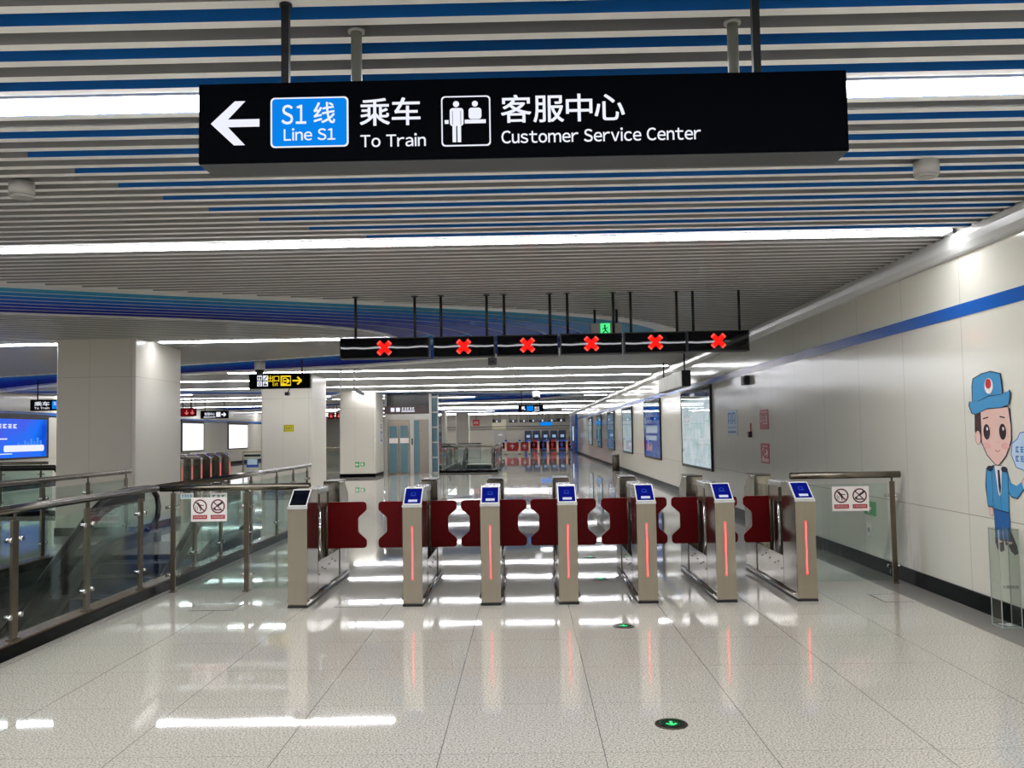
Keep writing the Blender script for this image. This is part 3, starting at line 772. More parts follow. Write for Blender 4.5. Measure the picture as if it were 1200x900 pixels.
def warning_panel(x, y, z, label):
    root = empty('warning_sign', (x, y, z)); w, h = .36, .24
    mb = MB(); mb.box(0, w, 0, .004, 0, h, 'paper'); mb.build('sign_plate', root)
    F = FRONT(0, 0, 0)
    for i in range(2):
        mb = MB(); cu = .09 + .18 * i; cv = .15
        F.ring(mb, cu, cv, .058, .071, 'dred', .0015)
        if i == 0:      # leaning figure
            F.disc(mb, cu - .022, cv + .033, .01, 'ink', .0012); F.bar(mb, (cu - .018, cv + .025), (cu + .008, cv - .012), .022, 'ink', .0012)
            F.bar(mb, (cu - .01, cv + .016), (cu + .038, cv + .01), .009, 'ink', .0013); F.bar(mb, (cu + .005, cv - .01), (cu + .006, cv - .045), .01, 'ink', .0014); F.bar(mb, (cu + .006, cv - .008), (cu + .03, cv - .036), .01, 'ink', .0015)
            F.bar(mb, (cu - .04, cv + .012), (cu - .04, cv - .04), .006, 'ink2', .0012); F.bar(mb, (cu - .025, cv + .0), (cu - .025, cv - .04), .006, 'ink2', .0012)
        else:           # figure passing an object
            F.disc(mb, cu + .036, cv + .034, .012, 'ink', .0012); F.bar(mb, (cu + .03, cv + .028), (cu - .006, cv + .004), .02, 'ink', .0012)
            F.bar(mb, (cu - .006, cv + .004), (cu - .03, cv - .012), .01, 'ink', .0013); F.disc(mb, cu - .035, cv - .024, .013, 'ink', .0012); F.bar(mb, (cu - .03, cv - .036), (cu + .03, cv - .036), .012, 'ink2', .0011)
        F.bar(mb, (cu - .046, cv + .046), (cu + .046, cv - .046), .011, 'dred', .002)
        F.rect(mb, cu - .072, .025, cu + .072, .065, 'sred', .0015)
        F.scribble(mb, cu - .062, .036, cu + .062, .055, 'pale_txt', 7, .0022)
        mb.build('prohibition_symbol', root)
    tag(root, label, 'sign', 'white double warning signs on the glass fences')
warning_panel(-3.37, 8.975, .70, 'white sign with two red prohibition circles on the left glass fence')
warning_panel(3.0, 8.925, .715, 'white sign with two red prohibition circles on the right glass fence')

# ------------------------------------------------------------------ escalator
def esc_z(y): # nosing line of the steps
    if y > 12.3: return 0.0
    if y > 11.3: t = (12.3 - y); return -.29 * t * t
    return -.29 - (11.3 - y) * .58
def escalator(label):
    root = empty('escalator', (0, 12.0, 0)); tag(root, label, 'escalator')
    oy = 12.0
    ys = [13.0 - i * .25 for i in range(36)]
    top = [(y - oy, esc_z(y) + .82) for y in ys if y > 4.4]
    for sx in (-.70, .70):
        mb = MB(); cap = [(13.35 - oy, .80), (13.45 - oy, .60), (13.40 - oy, .40), (13.2 - oy, .3)]
        rail = [(sx, 13.1 - oy, .20), (sx, 13.35 - oy, .25), (sx, 13.5 - oy, .36), (sx, 13.54 - oy, .52), (sx, 13.48 - oy, .67), (sx, 13.33 - oy, .78), (sx, 13.15 - oy, .82)] + [(sx, a, b) for a, b in top]
        mb.tube(rail, .042, 'rubber', 10); mb.build('handrail', root)
        mb = MB()
        pts = [(13.45 - oy, .60), (13.33 - oy, .84), (13.1 - oy, .88)] + [(a, b - .05) for a, b in top]
        bot = [(a, b - .70) for a, b in top]
        poly = pts + bot[::-1] + [(13.35 - oy, .16)]
        n1 = len(top)
        for i in range(n1 - 1):
            (a, b), (c, d) = top[i], top[i + 1]
            mb.prism([(a, b - .05), (c, d - .05), (c, d - .70), (a, b - .70)], 'x', sx - .005, sx + .005, 'glass_esc')
        mb.prism([(13.0 - oy, .77), (13.0 - oy, .15), (13.3 - oy, .2), (13.46 - oy, .38), (13.46 - oy, .55), (13.33 - oy, .73), (13.12 - oy, .775)], 'x', sx - .005, sx + .005, 'glass_esc')
        mb.build('glass_balustrade', root)
        mb = MB()
        for i in range(n1 - 1):
            (a, b), (c, d) = top[i], top[i + 1]
            mb.prism([(a, b - .03), (c, d - .03), (c, d - .19), (a, b - .19)], 'x', sx - .025, sx + .025, 'rubber')
            w0, w1 = (sx - .16, sx + .06) if sx < 0 else (sx - .06, sx + .16)
            mb.prism([(a, b - .69), (c, d - .69), (c, d - 1.35), (a, b - 1.35)], 'x', w0, w1, 'esc_side')
            mb.prism([(a, b - .62), (c, d - .62), (c, d - .69), (a, b - .69)], 'x', w0, w1, 'black_matte')
        mb.box(min(sx - .16, sx + .06), max(sx - .06, sx + .16) if sx > 0 else sx + .06, 13.0 - oy, 13.5 - oy, 0, .16, 'esc_side')
        mb.build('deck_skirt', root)
    y = 11.9
    for i in range(22):
        z = esc_z(y) if y > 11.3 else esc_z(y)
        mb = MB(); mb.box(-.62, .62, y - .42 - oy, y - oy, z - .25, z - .01, 'step'); mb.box(-.62, .62, y - .42 - oy, y - .39 - oy, z - .012, z - .004, 'yellow' if 0 else 'steel_dark'); mb.build('step', root)
        y -= .36
    mb = MB(); mb.box(-.64, .64, 11.9 - oy, 13.3 - oy, .0, .012, 'steel'); mb.build('landing_plate', root)
    return root
E1 = escalator('escalator descending towards the camera inside the left floor opening'); E1.location = (-4.88, 12.0, 0)
E2 = copy_tree(E1); E2.location = (-2.38, 45.0, 0); E2['label'] = 'distant escalator with green-tinted glass sides right of the lift'
for lb, a, b, ps in (('glass railing on the right side of the distant escalator', (-1.26, 35.9), (-1.26, 45.6), [.1, 2.4, 4.8, 7.2, 9.5]), ('glass railing on the left side of the distant escalator', (-3.5, 37.6), (-3.5, 45.6), [.1, 2.0, 4.0, 6.0, 7.9]), ('low glass railing across the near end of the distant escalator', (-3.4, 35.85), (-1.3, 35.85), [.05, 2.0])):
    railing(lb, a, b, ps, z0=.1, wide=False)
# white notice on the escalator glass
def sticker_strip(x, y, z, w, h, mat, ink, n, label, frame=FRONT):
    root = empty('notice_sticker', (x, y, z)); mb = MB(); mb.box(0, w, 0, .003, 0, h, mat); mb.build('sheet', root)
    mb = MB(); FRONT(0, 0, 0).scribble(mb, w * .08, h * .25, w * .92, h * .75, ink, n, .001); mb.build('lettering', root); tag(root, label, 'sticker')
sticker_strip(-3.49, 9.008, .925, .13, .058, 'paper', 'sblue', 4, 'small white notice with blue characters on the left glass fence under the handrail')
sticker_strip(-3.19, 9.008, .905, .17, .075, 'paper', 'ink2', 3, 'small white notice with dark symbols just above the left warning sign')

# ------------------------------------------------------------------ floor items
def floor_light(x, y, label):
    root = empty('floor_guide_light', (x, y, 0)); mb = MB(); mb.cyl((0, 0), .085, 0, .006, 'steel_dark', 32); mb.cyl((0, 0), .066, .006, .008, 'black', 32); mb.build('bezel', root)
    F = Frame((0, 0, .0), (1, 0, 0), (0, 1, 0)); mb = MB(); F.arrow(mb, 0, -.004, .066, .017, 270, 'g_emit', .009); F.ring(mb, 0, 0, .05, .056, 'g_dark', .009); mb.build('arrow_symbol', root)
    tag(root, label, 'floor light', 'round green arrow lights set in the floor')
floor_light(.73, 4.78, 'round green arrow light in the floor, the one closest to the camera')
floor_light(.74, 7.16, 'round green arrow light in the floor, just in front of the ticket gates')
floor_light(.75, 9.45, 'round green arrow light in the floor between two ticket gates')
floor_light(.75, 11.1, 'round green arrow light in the floor beyond the ticket gates')
def hatch(x, y, w, d, label):
    mb = MB(); t = .012
    for a in ((-w, w, -d, -d + t), (-w, w, d - t, d), (-w, -w + t, -d, d), (w - t, w, -d, d)): mb.box(*a, 0, .002, 'steel_dark')
    root = empty('floor_hatch', (x, y, 0)); mb.build('frame', root); mb = MB(); mb.box(-w + t, w - t, -d + t, d - t, 0, .001, 'floor'); mb.build('cover', root)
    tag(root, label, 'floor hatch', 'steel-edged floor hatches')
hatch(-2.83, 8.22, .2, .2, 'thin steel-edged floor hatch in front of the left glass fence')
hatch(-1.55, 8.3, .2, .2, 'thin steel-edged floor hatch in the wide lane between two ticket gates')
hatch(3.33, 8.2, .21, .19, 'thin steel-edged floor hatch in front of the right glass fence')

# ------------------------------------------------------------------ right wall: light boxes, notices
def lightbox(y0, y1, z0, z1, mat, label, art=None):
    root = empty('advertising_lightbox', (XR, (y0 + y1) / 2, z0)); L = y1 - y0; H = z1 - z0
    mb = MB(); f = .045
    mb.box(-.05, 0, -L / 2 - f, L / 2 + f, -.06, 0, 'black_matte'); mb.box(-.05, 0, -L / 2 - f, L / 2 + f, H, H + .05, 'black_matte')
    mb.box(-.05, 0, -L / 2 - f, -L / 2, 0, H, 'black_matte'); mb.box(-.05, 0, L / 2, L / 2 + f, 0, H, 'black_matte'); mb.build('frame', root, bevel=.004)
    mb = MB(); mb.box(-.035, 0, -L / 2, L / 2, 0, H, mat)
    Fp = Frame((-.035, L / 2, 0), (0, -1, 0))
    if art: art(Fp, mb, L, H)
    mb.build('poster', root)
    mb = MB(); mb.box(-.046, -.043, -L / 2, L / 2, 0, H, 'acrylic'); mb.build('glass_front', root)
    tag(root, label, 'light box', 'framed light boxes on the right wall'); return root
def art_map(F, mb, L, H):
    F.rect(mb, 0, H * .89, L, H, 'black', .002); F.rect(mb, L * .35, H * .93, L * .5, H * .97, 'w_emit', .004)
    rr = random.Random(3)
    mm = [emit('map_line_%d' % i, c, 1.0) for i, c in enumerate([(170, 205, 225), (190, 220, 200), (225, 215, 190), (160, 190, 220)])]
    for i in range(26):
        u = rr.uniform(.05, .8) * L; v = rr.uniform(.06, .84) * H
        if rr.random() < .5: F.rect(mb, u, v, min(L * .96, u + rr.uniform(.1, .9)), v + .012, rr.choice(mm), .002)
        else: F.rect(mb, u, v, u + .03, min(H * .85, v + rr.uniform(.1, .5)), rr.choice(mm), .002)
def art_blue(F, mb, L, H):
    we = emit('poster_pale', (205, 225, 250), .95)
    F.rect(mb, 0, H * .93, L, H, 'black', .002)
    F.scribble(mb, L * .12, H * .73, L * .6, H * .82, we, 3); F.scribble(mb, L * .12, H * .62, L * .5, H * .67, we, 4)
    F.rrect(mb, L * .12, H * .43, L * .85, H * .56, .06, we); F.rrect(mb, L * .1, H * .3, L * .8, H * .38, .05, we); F.rrect(mb, L * .1, H * .1, L * .5, H * .22, .04, emit('poster_pink', (205, 170, 205), .9))
def art_top(F, mb, L, H): F.rect(mb, 0, H * .95, L, H, 'black', .002)
lightbox(18.1, 21.4, .76, 2.40, 'map1', 'large lit pale map poster in black frame, nearest of the wall light boxes', art_map)
lightbox(24.95, 28.2, .78, 2.40, 'ad_blue', 'lit blue poster with white lettering in black frame on the cream wall', art_blue)
lightbox(31.6, 34.55, .80, 2.38, 'map2', 'lit pale blue blank-looking poster beyond the blue poster', art_top)
lightbox(38.1, 41.0, .80, 2.38, 'ad_city', 'lit mottled blue and white poster, fourth along the cream wall', art_top)
lightbox(44.7, 47.4, .80, 2.38, 'ad_field', 'lit blue and green landscape poster, fifth along the cream wall', art_top)
lightbox(50.8, 53.6, .84, 2.36, 'map2', 'farthest lit pale poster along the cream wall', art_top)
def wall_plate(y, z, w, h, mat, build, name, label, cat='sign', group=None, x=XR, th=.006):
    root = empty(name, (x, y, z)); mb = MB(); mb.box(-th, 0, -w, 0, 0, h, mat); mb.build('plate', root)
    F = Frame((-th, 0, 0), (0, -1, 0)); mb = MB(); build(F, mb, w, h); mb.build('lettering', root); tag(root, label, cat, group)
def red1(F, mb, w, h):
    F.scribble(mb, w * .1, h * .85, w * .9, h * .91, 'pale_txt', 6); F.scribble(mb, w * .34, h * .42, w * .92, h * .68, 'pale_txt', 2); F.ring(mb, w * .2, h * .55, w * .07, w * .12, 'pale_txt'); F.rect(mb, w * .4, h * .27, w * .9, h * .31, 'pale_txt')
def red2(F, mb, w, h):
    F.scribble(mb, w * .15, h * .82, w * .85, h * .9, 'pale_txt', 5); F.ring(mb, w * .3, h * .5, w * .12, w * .16, 'pale_txt'); F.arrow(mb, w * .68, h * .5, w * .3, w * .06, 20, 'pale_txt'); F.rect(mb, w * .1, h * .08, w * .9, h * .24, 'pale_txt'); F.scribble(mb, w * .15, h * .11, w * .85, h * .2, 'sred', 5, .003)
wall_plate(14.4, 1.53, .5, .31, 'sred', red1, 'fire_notice', 'upper red notice with pale lettering on the cream wall', group='red notices on the right wall')
wall_plate(14.4, 1.0, .5, .31, 'sred', red2, 'fire_notice', 'lower red notice with pale symbols on the cream wall', group='red notices on the right wall')
def blue1(F, mb, w, h):
    for i in range(2):
        u = w * (.12 + .4 * i)
        F.rect(mb, u, h * .45, u + w * .08, h * .9, 'sblue'); F.rect(mb, u + w * .24, h * .45, u + w * .32, h * .9, 'sblue'); F.rect(mb, u, h * .84, u + w * .32, h * .9, 'sblue', .003); F.rect(mb, u + w * .1, h * .55, u + w * .2, h * .62, 'sblue')
    F.rect(mb, w * .1, h * .1, w * .9, h * .17, 'trousers'); F.rect(mb, w * .1, h * .3, w * .9, h * .33, 'sblue')
wall_plate(16.75, 1.43, .8, .46, 'pale_blue', blue1, 'notice_sheet', 'pale blue notice sheet with big blue symbols, left of the red notices', 'notice')
mb = MB(); mb.box(-.09, 0, -.12, .12, 0, .15, 'black_matte'); mb.box(-.1, -.09, -.09, .09, .02, .12, 'dred'); o = mb.build('alarm_horn', bevel=.004); o.location = (XR, 15.1, 2.28); tag(o, 'small black alarm box high on the wall under the blue stripe', 'alarm')
mb = MB(); mb.box(-.05, 0, -.06, .06, 0, .1, 'black_matte'); mb.box(-.055, -.05, -.035, .035, .02, .08, 'sred'); mb.box(-.012, 0, -.01, .01, .1, .24, 'sred'); o = mb.build('alarm_button'); o.location = (XR, 15.0, 1.40); tag(o, 'small black and red call point on the wall beside the red notices', 'alarm')
# bin by the wall
root = empty('litter_bin', (3.47, 35.2, 0)); tag(root, 'steel litter bin standing against the right wall', 'bin')
mb = MB(); mb.cyl((0, 0), .15, .02, .62, 'steel_dark', 24); mb.build('body', root); mb = MB(); mb.cyl((0, 0), .155, .62, .66, 'steel', 24); mb.cyl((0, 0), .1, .66, .662, 'black', 20); mb.build('lid', root)
mb = MB(); mb.cyl((0, 0), .155, 0, .03, 'black_matte', 24); mb.build('foot', root)
# hanging sign seen end-on near the right wall
root = empty('exit_sign_box', (3.3, 18.4, 2.44)); tag(root, 'hanging sign box seen end-on near the right wall, black end and pale side', 'sign')
mb = MB(); mb.box(-.09, .09, 0, 3.3, 0, .33, 'black_matte'); mb.build('sign_box', root, bevel=.006)
mb = MB(); mb.box(-.096, -.09, .05, 3.25, .01, .32, pbr('pale_sign_face', (196, 194, 160), .35, noise=.2, nscale=4)); mb.build('sign_face', root)
for y in (.2, 3.0): mb = MB(); mb.cyl((0, y), .015, .33, CZ - 2.44 + .03, 'black_matte', 10); mb.build('hanging_rod', root)
# clear acrylic box at the right edge
root = empty('ticket_return_box', (3.64, 6.98, 0)); tag(root, 'tall clear acrylic box with dark lettering standing against the right wall', 'box')
mb = MB(); w = .074; t = .004
for a in ((-w, w, -w, -w + t), (-w, w, w - t, w), (-w, -w + t, -w, w), (w - t, w, -w, w)): mb.box(*a, 0.01, .74, 'acrylic')
mb.build('acrylic_body', root)
mb = MB()
for sx in (-1, 1):
    for sy in (-1, 1): mb.box(sx * w - .003, sx * w + .003, sy * w - .003, sy * w + .003, .0, .742, 'acrylic_edge')
mb.box(-w, w, -w, w, 0, .01, 'acrylic_edge'); mb.build('corner_edges', root)
mb = MB(); mb.box(-w - .006, w + .006, -w - .006, w + .006, .735, .745, 'acrylic'); mb.build('lid', root)
mb = MB(); FRONT(-w, -w, 0).text(mb, '车票回收箱', .015, .30, .026, 'ink', .002, fit=.12); mb.build('lettering', root)
mb = MB()
for i, (px_, py_, rz) in enumerate(((.01, -.02, .3), (-.02, .02, -.5), (.02, .01, 1.1))):
    c, s = math.cos(rz), math.sin(rz); P = [(-.03, -.018), (.03, -.018), (.03, .018), (-.03, .018)]
    mb.face([(px_ + c * a - s * b, py_ + s * a + c * b, .012 + .002 * i) for a, b in P], 'paper')
o = mb.build('paper_slips'); o.location = (3.64, 6.98, 0); tag(o, 'few white paper slips lying inside the clear acrylic box', 'paper', kind='stuff')
# green socket plate on the wall behind right fence
root = empty('exit_plate', (XR - .0, 9.9, .58)); tag(root, 'small green low-level exit plate on the wall behind the right fence', 'sign')
mb = MB(); mb.box(-.012, 0, -.16, .16, 0, .15, 'green'); mb.build('plate', root); mb = MB(); Frame((-.012, .16, 0), (0, -1, 0)).arrow(mb, .16, .075, .12, .03, 180, 'paper', .003); mb.build('arrow_symbol', root)
mb = MB(); mb.box(-.01, 0, -.06, .06, 0, .15, 'paper'); mb.box(-.013, -.01, -.03, .03, .05, .1, 'sprinkler'); o = mb.build('wall_socket'); o.location = (XR, 9.95, .34); tag(o, 'white wall socket plate below the small green exit plate', 'socket')
# blue end panel far down the right wall
mb = MB(); mb.box(-.15, 0, -3.2, 3.2, 0, 2.85, 'blue_stripe'); mb.box(-.16, -.15, -.6, .6, .9, 2.0, 'map2'); o = mb.build('blue_wall_panel'); o.location = (XR, 69, 0); tag(o, 'tall blue wall panel at the far end of the right wall', 'panel')

# ------------------------------------------------------------------ attendant sticker on the wall
def sticker():
    root = empty('wall_sticker', (XR, 7.62, .547)); tag(root, 'cartoon sticker of a metro attendant in light blue uniform and hat on the wall', 'sticker')
    # drawing grid: 338 x 900 art units; horizontally .0035 m, vertically .00186 m
    ku, kv = .0131 / 3.75, .00695 / 3.75
    F = Frame((-.001, 0, 0), (0, -1, 0))
    def P(pts): return [((x - 82) * ku, (829 - y) * kv) for x, y in pts]
    def ell(cx, cy, rx, ry, n=22): return [(cx + rx * math.cos(2 * math.pi * i / n), cy + ry * math.sin(2 * math.pi * i / n)) for i in range(n)]
    def grow(pts, w):
        cx = sum(p[0] for p in pts) / len(pts); cy = sum(p[1] for p in pts) / len(pts)
        out = []
        for x, y in pts:
            d = math.hypot(x - cx, y - cy) or 1; out.append((x + (x - cx) / d * w, y + (y - cy) / d * w))
        return out
    def shape(mb, pts, mat, d, w=5.0, line='outline'):
        F.poly(mb, P(grow(pts, w)), line, d); F.poly(mb, P(pts), mat, d + .0006)
    mb = MB()
    shape(mb, [(180, 745), (206, 742), (207, 795), (212, 822), (200, 832), (186, 824), (180, 800)], 'shoe', .001); shape(mb, [(222, 745), (244, 742), (262, 795), (268, 822), (256, 832), (243, 820), (236, 800), (224, 800)], 'shoe', .001)
    shape(mb, [(188, 770), (206, 770), (208, 795), (196, 798), (188, 790)], 'skin', .0022, 1); shape(mb, [(222, 770), (242, 770), (250, 792), (236, 796), (226, 790)], 'skin', .0022, 1)
    shape(mb, [(178, 650), (243, 650), (243, 780), (215, 783), (212, 720), (208, 783), (181, 780)], 'trousers', .003)
    mb.build('legs', root)
    mb = MB()
    shape(mb, [(154, 640), (172, 640), (174, 680), (168, 692), (158, 684)], 'skin', .003, 2)
    shape(mb, [(152, 490), (186, 472), (200, 480), (196, 560), (176, 575), (174, 650), (152, 648), (148, 560)], 'jacket', .0036)
    shape(mb, [(228, 480), (243, 490), (256, 540), (278, 548), (300, 528), (306, 556), (278, 598), (256, 594), (236, 560)], 'jacket', .0036)
    shape(mb, [(300, 528), (308, 514), (322, 512), (328, 530), (318, 556), (306, 558)], 'skin', .004, 2)
    shape(mb, [(176, 478), (235, 478), (244, 500), (243, 662), (178, 655)], 'jacket', .0046)
    shape(mb, [(190, 470), (222, 470), (214, 590), (208, 600), (203, 590)], 'paper', .0058, 2)
    F.poly(mb, P([(203, 488), (212, 488), (215, 560), (210, 600), (204, 560)]), 'outline', .0075)
    for cx in (170, 232): F.poly(mb, P(ell(cx, 484, 14, 12)), 'outline', .0070)
    F.bar(mb, P([(211, 600)])[0], P([(212, 655)])[0], .004, 'outline', .0066)
    mb.build('uniform', root)
    mb = MB()
    shape(mb, [(112, 230), (262, 230), (264, 300), (250, 330), (128, 370), (110, 320)], 'hair', .003)
    shape(mb, ell(120, 350, 12, 30), 'skin', .0036, 2)
    shape(mb, [(138, 228), (258, 222), (266, 300), (264, 360), (240, 425), (208, 466), (196, 466), (160, 425), (138, 370)], 'skin', .0042)
    for cx in (160, 240): F.poly(mb, P(ell(cx, 385, 17, 14)), 'cheek', .0054)
    for cx in (162, 232):
        F.poly(mb, P(ell(cx, 325, 15, 34)), 'ink', .0060); F.poly(mb, P(ell(cx + 3, 312, 4, 8, 10)), 'paper', .0066)
    F.bar(mb, P([(148, 268)])[0], P([(172, 261)])[0], .011, 'hair', .006); F.bar(mb, P([(222, 260)])[0], P([(244, 266)])[0], .011, 'hair', .006)
    F.bar(mb, P([(196, 403)])[0], P([(206, 411)])[0], .005, 'badge', .006); F.bar(mb, P([(206, 411)])[0], P([(218, 403)])[0], .005, 'badge', .006)
    F.poly(mb, P(ell(212, 370, 4, 4, 8)), 'cheek', .006)
    mb.build('head', root)
    mb = MB()
    shape(mb, [(104, 200), (106, 120), (112, 88), (150, 72), (190, 66), (232, 80), (238, 160), (232, 175), (170, 195)], 'jacket', .0072)
    shape(mb, [(88, 205), (92, 188), (130, 190), (180, 172), (236, 168), (268, 152), (270, 172), (262, 210), (230, 222), (170, 222), (118, 246), (100, 240)], 'jacket', .0084)
    F.poly(mb, P(ell(182, 126, 19, 34)), 'paper', .0100); F.poly(mb, P(ell(181, 116, 13, 22)), 'badge', .0106)
    mb.build('hat', root)
    mb = MB()
    bub = [(262, 420), (268, 375), (290, 355), (300, 332), (330, 325), (352, 340), (385, 335), (410, 360), (425, 395), (415, 440), (395, 470), (360, 490), (335, 508), (318, 500), (306, 478), (280, 470)]
    F.poly(mb, P(grow(bub, 4)), 'sblue', .0005); F.poly(mb, P(bub), 'bubble', .0012)
    for (x0, x1, y) in ((278, 400, 398), (276, 405, 436), (310, 385, 472)):
        a = P([(x0, y + 12)])[0]; b = P([(x1, y - 12)])[0]; F.scribble(mb, a[0], a[1], b[0], b[1], 'sblue', 7, .002)
    mb.build('speech_bubble', root)
sticker()

# ------------------------------------------------------------------ smaller hanging signs
def hang_sign(x0, x1, y, z0, z1, label, art, rods=True, depth=.14, ceil=CZ):
    root = empty('hanging_sign', ((x0 + x1) / 2, y, z0)); W = x1 - x0; H = z1 - z0
    mb = MB(); mb.box(-W / 2, W / 2, 0, depth, 0, H, 'sign_black'); mb.build('sign_box', root, bevel=.004)
    mb = MB(); art(Frame((-W / 2, 0, 0), (1, 0, 0)), mb, W, H); mb.build('lettering', root)
    if rods:
        for s in (-.36, .36): mb = MB(); mb.cyl((W * s, depth / 2), .016, H, ceil - z0 + .04, 'black_matte', 10); mb.build('hanging_rod', root)
    tag(root, label, 'sign'); return root
def art_exit(F, mb, W, H):
    d = .003
    for i in range(2):
        for j in range(2):
            u = W * .135 + i * .125; v = H * .16 + j * .125; F.rect(mb, u, v, u + .105, v + .105, 'w_emit', d)
    F.disc(mb, W * .135 + .03, H * .16 + .19, .018, 'sign_black', .004); F.rect(mb, W * .135 + .02, H * .16 + .135, W * .135 + .04, H * .16 + .175, 'sign_black', .004)
    F.disc(mb, W * .135 + .075, H * .16 + .19, .018, 'sign_black', .004); F.rect(mb, W * .135 + .062, H * .16 + .135, W * .135 + .088, H * .16 + .175, 'sign_black', .004)
    F.bar(mb, (W * .135 + .14, H * .16 + .14), (W * .135 + .21, H * .16 + .21), .02, 'sign_black', .004); F.ring(mb, W * .135 + .055, H * .16 + .05, .02, .034, 'sign_black', .004); F.bar(mb, (W * .135 + .14, H * .16 + .03), (W * .135 + .21, H * .16 + .03), .03, 'sign_black', .004); F.bar(mb, (W * .135 + .17, H * .16 + .03), (W * .135 + .17, H * .16 + .08), .02, 'sign_black', .004)
    F.text(mb, '出口', W * .305, H * .48, .15, 'y_emit', d, fit=W * .19); F.text(mb, 'Exit', W * .39, H * .18, .09, 'y_emit', d, fit=W * .09)
    u0, v0, s = W * .52, H * .16, .22
    F.rect(mb, u0, v0, u0 + s, v0 + s, 'y_emit', d); F.rect(mb, u0 + .03, v0 + .03, u0 + s - .012, v0 + s - .03, 'sign_black', .004)
    F.rect(mb, u0 + .03, v0 + .03, u0 + .13, v0 + .055, 'y_emit', .005); F.rect(mb, u0 + .05, v0 + .05, u0 + .07, v0 + .17, 'y_emit', .005); F.rect(mb, u0 + .05, v0 + .155, u0 + .13, v0 + .175, 'y_emit', .005); F.arrow(mb, u0 + .13, v0 + .105, .11, .03, 0, 'y_emit', .0055)
    F.arrow(mb, W * .79, H * .5, .19, .035, 0, 'y_emit', d)
hang_sign(-5.9, -4.6, 19.0, 2.57, 2.89, 'black hanging exit sign with yellow arrow and four white pictograms', art_exit)
def art_train(F, mb, W, H):
    F.text(mb, '乘车', W * .1, H * .46, H * .42, 'w_emit', .003, fit=W * .34); F.text(mb, 'To Train', W * .1, H * .14, H * .25, 'w_emit', .003, fit=W * .34)
    F.rrect(mb, W * .5, H * .14, W * .78, H * .86, .03, 'b_emit', .003); F.text(mb, 'S1', W * .54, H * .5, H * .35, 'w_emit', .005)
    F.arrow(mb, W * .88, H * .5, H * .5, .03, 0, 'w_emit', .003)
hang_sign(-13.4, -12.2, 24.0, 2.35, 2.65, 'small black train sign with blue badge left of the nearest pillar', art_train)
def art_service(F, mb, W, H):
    F.text(mb, '客服中心', W * .15, H * .42, H * .42, 'w_emit', .003, fit=W * .38); F.rect(mb, W * .12, H * .14, W * .55, H * .24, 'w_emit', .003)
    F.rect(mb, W * .58, H * .2, W * .74, H * .82, 'w_emit', .003); F.arrow(mb, W * .85, H * .5, H * .55, .05, 0, 'w_emit', .003)
hang_sign(-13.15, -12.05, 36.0, 2.33, 2.64, 'small black service centre sign between the two nearest pillars', art_service)
def art_far(F, mb, W, H):
    F.arrow(mb, W * .22, H * .5, H * .62, .045, 135, 'w_emit', .003); F.rect(mb, W * .34, H * .14, W * .6, H * .86, 'b_emit', .003); F.text(mb, '乘车', W * .64, H * .42, H * .38, 'w_emit', .003, fit=W * .2); F.rect(mb, W * .64, H * .16, W * .84, H * .28, 'w_emit', .003)
hang_sign(-.3, .66, 34.0, 2.34, 2.6, 'small black hanging sign with arrow and blue badge below the dome camera', art_far)
def art_red(F, mb, W, H): F.rect(mb, .02, .02, W - .02, H - .02, 'maroon_emit', .003); F.arrow(mb, W * .5, H * .5, H * .5, .04, 270, 'maroon_light', .004)
hang_sign(-14.0, -13.5, 36.1, 2.43, 2.77, 'dark red lane display far left, the left of two', art_red)
hang_sign(-13.42, -13.17, 35.5, 2.43, 2.74, 'dark red lane display far left, beside the service sign', art_red)
for i in range(6):
    hang_sign(-10.2 + i * .40, -9.88 + i * .40, 46.0, 2.43, 2.74, 'tiny dark red lane display between the second and third pillars, %s from left' % ['first', 'second', 'third', 'fourth', 'fifth', 'sixth'][i], art_red)['group'] = 'tiny red displays between pillars'
def art_green(F, mb, W, H):
    F.rect(mb, .0, 0, W, H, 'sprinkler', .001); F.rect(mb, W * .31, .01, W * .63, H - .0, 'g_emit', .003)
    c = W * .47; F.disc(mb, c - .005, H * .78, .014, 'g_dark', .0045); F.bar(mb, (c - .01, H * .68), (c + .005, H * .4), .022, 'g_dark', .0045); F.bar(mb, (c + .005, H * .4), (c - .035, H * .15), .014, 'g_dark', .005); F.bar(mb, (c + .005, H * .42), (c + .04, H * .18), .014, 'g_dark', .005); F.bar(mb, (c - .04, H * .5), (c + .035, H * .62), .012, 'g_dark', .005)
hang_sign(.89, 1.30, 12.0, 2.83, 2.99, 'small green running-man exit sign hanging behind the red cross displays', art_green, depth=.08)

# cameras
def dome(x, y, z, s, label):
    root = empty('dome_camera', (x, y, z)); mb = MB(); mb.cyl((0, 0), .085 * s, 0, .13 * s, 'white', 20); mb.cyl((0, 0), .018, .13 * s, CZ - z + .04, 'white', 10); mb.build('housing', root)
    mb = MB(); mb.ball((0, 0, 0), .075 * s, 'black', 16); mb.build('dome', root); tag(root, label, 'camera')
dome(-5.55, 18.6, 2.94, 1.3, 'dome camera hanging above the yellow exit sign'); dome(.39, 33.5, 2.87, 1.7, 'dome camera hanging in the middle of the hall above the small far sign')
def cctv(x, y, z, dx, label):
    root = empty('bullet_camera', (x, y, z)); mb = MB(); mb.cyl((0, 0), .02, 0, CZ - z + .04, 'white', 10); mb.build('bracket', root)
    mb = MB(); mb.tube([(0, 0, 0), (dx, -.05, -.13)], .045, 'white', 12); mb.build('camera_body', root); tag(root, label, 'camera')
cctv(-4.56, 22, 2.56, -.34, 'white bullet camera on a drop rod right of the exit sign'); cctv(-4.15, 21.6, 2.66, .24, 'white bullet camera above the pillar beside the lift')
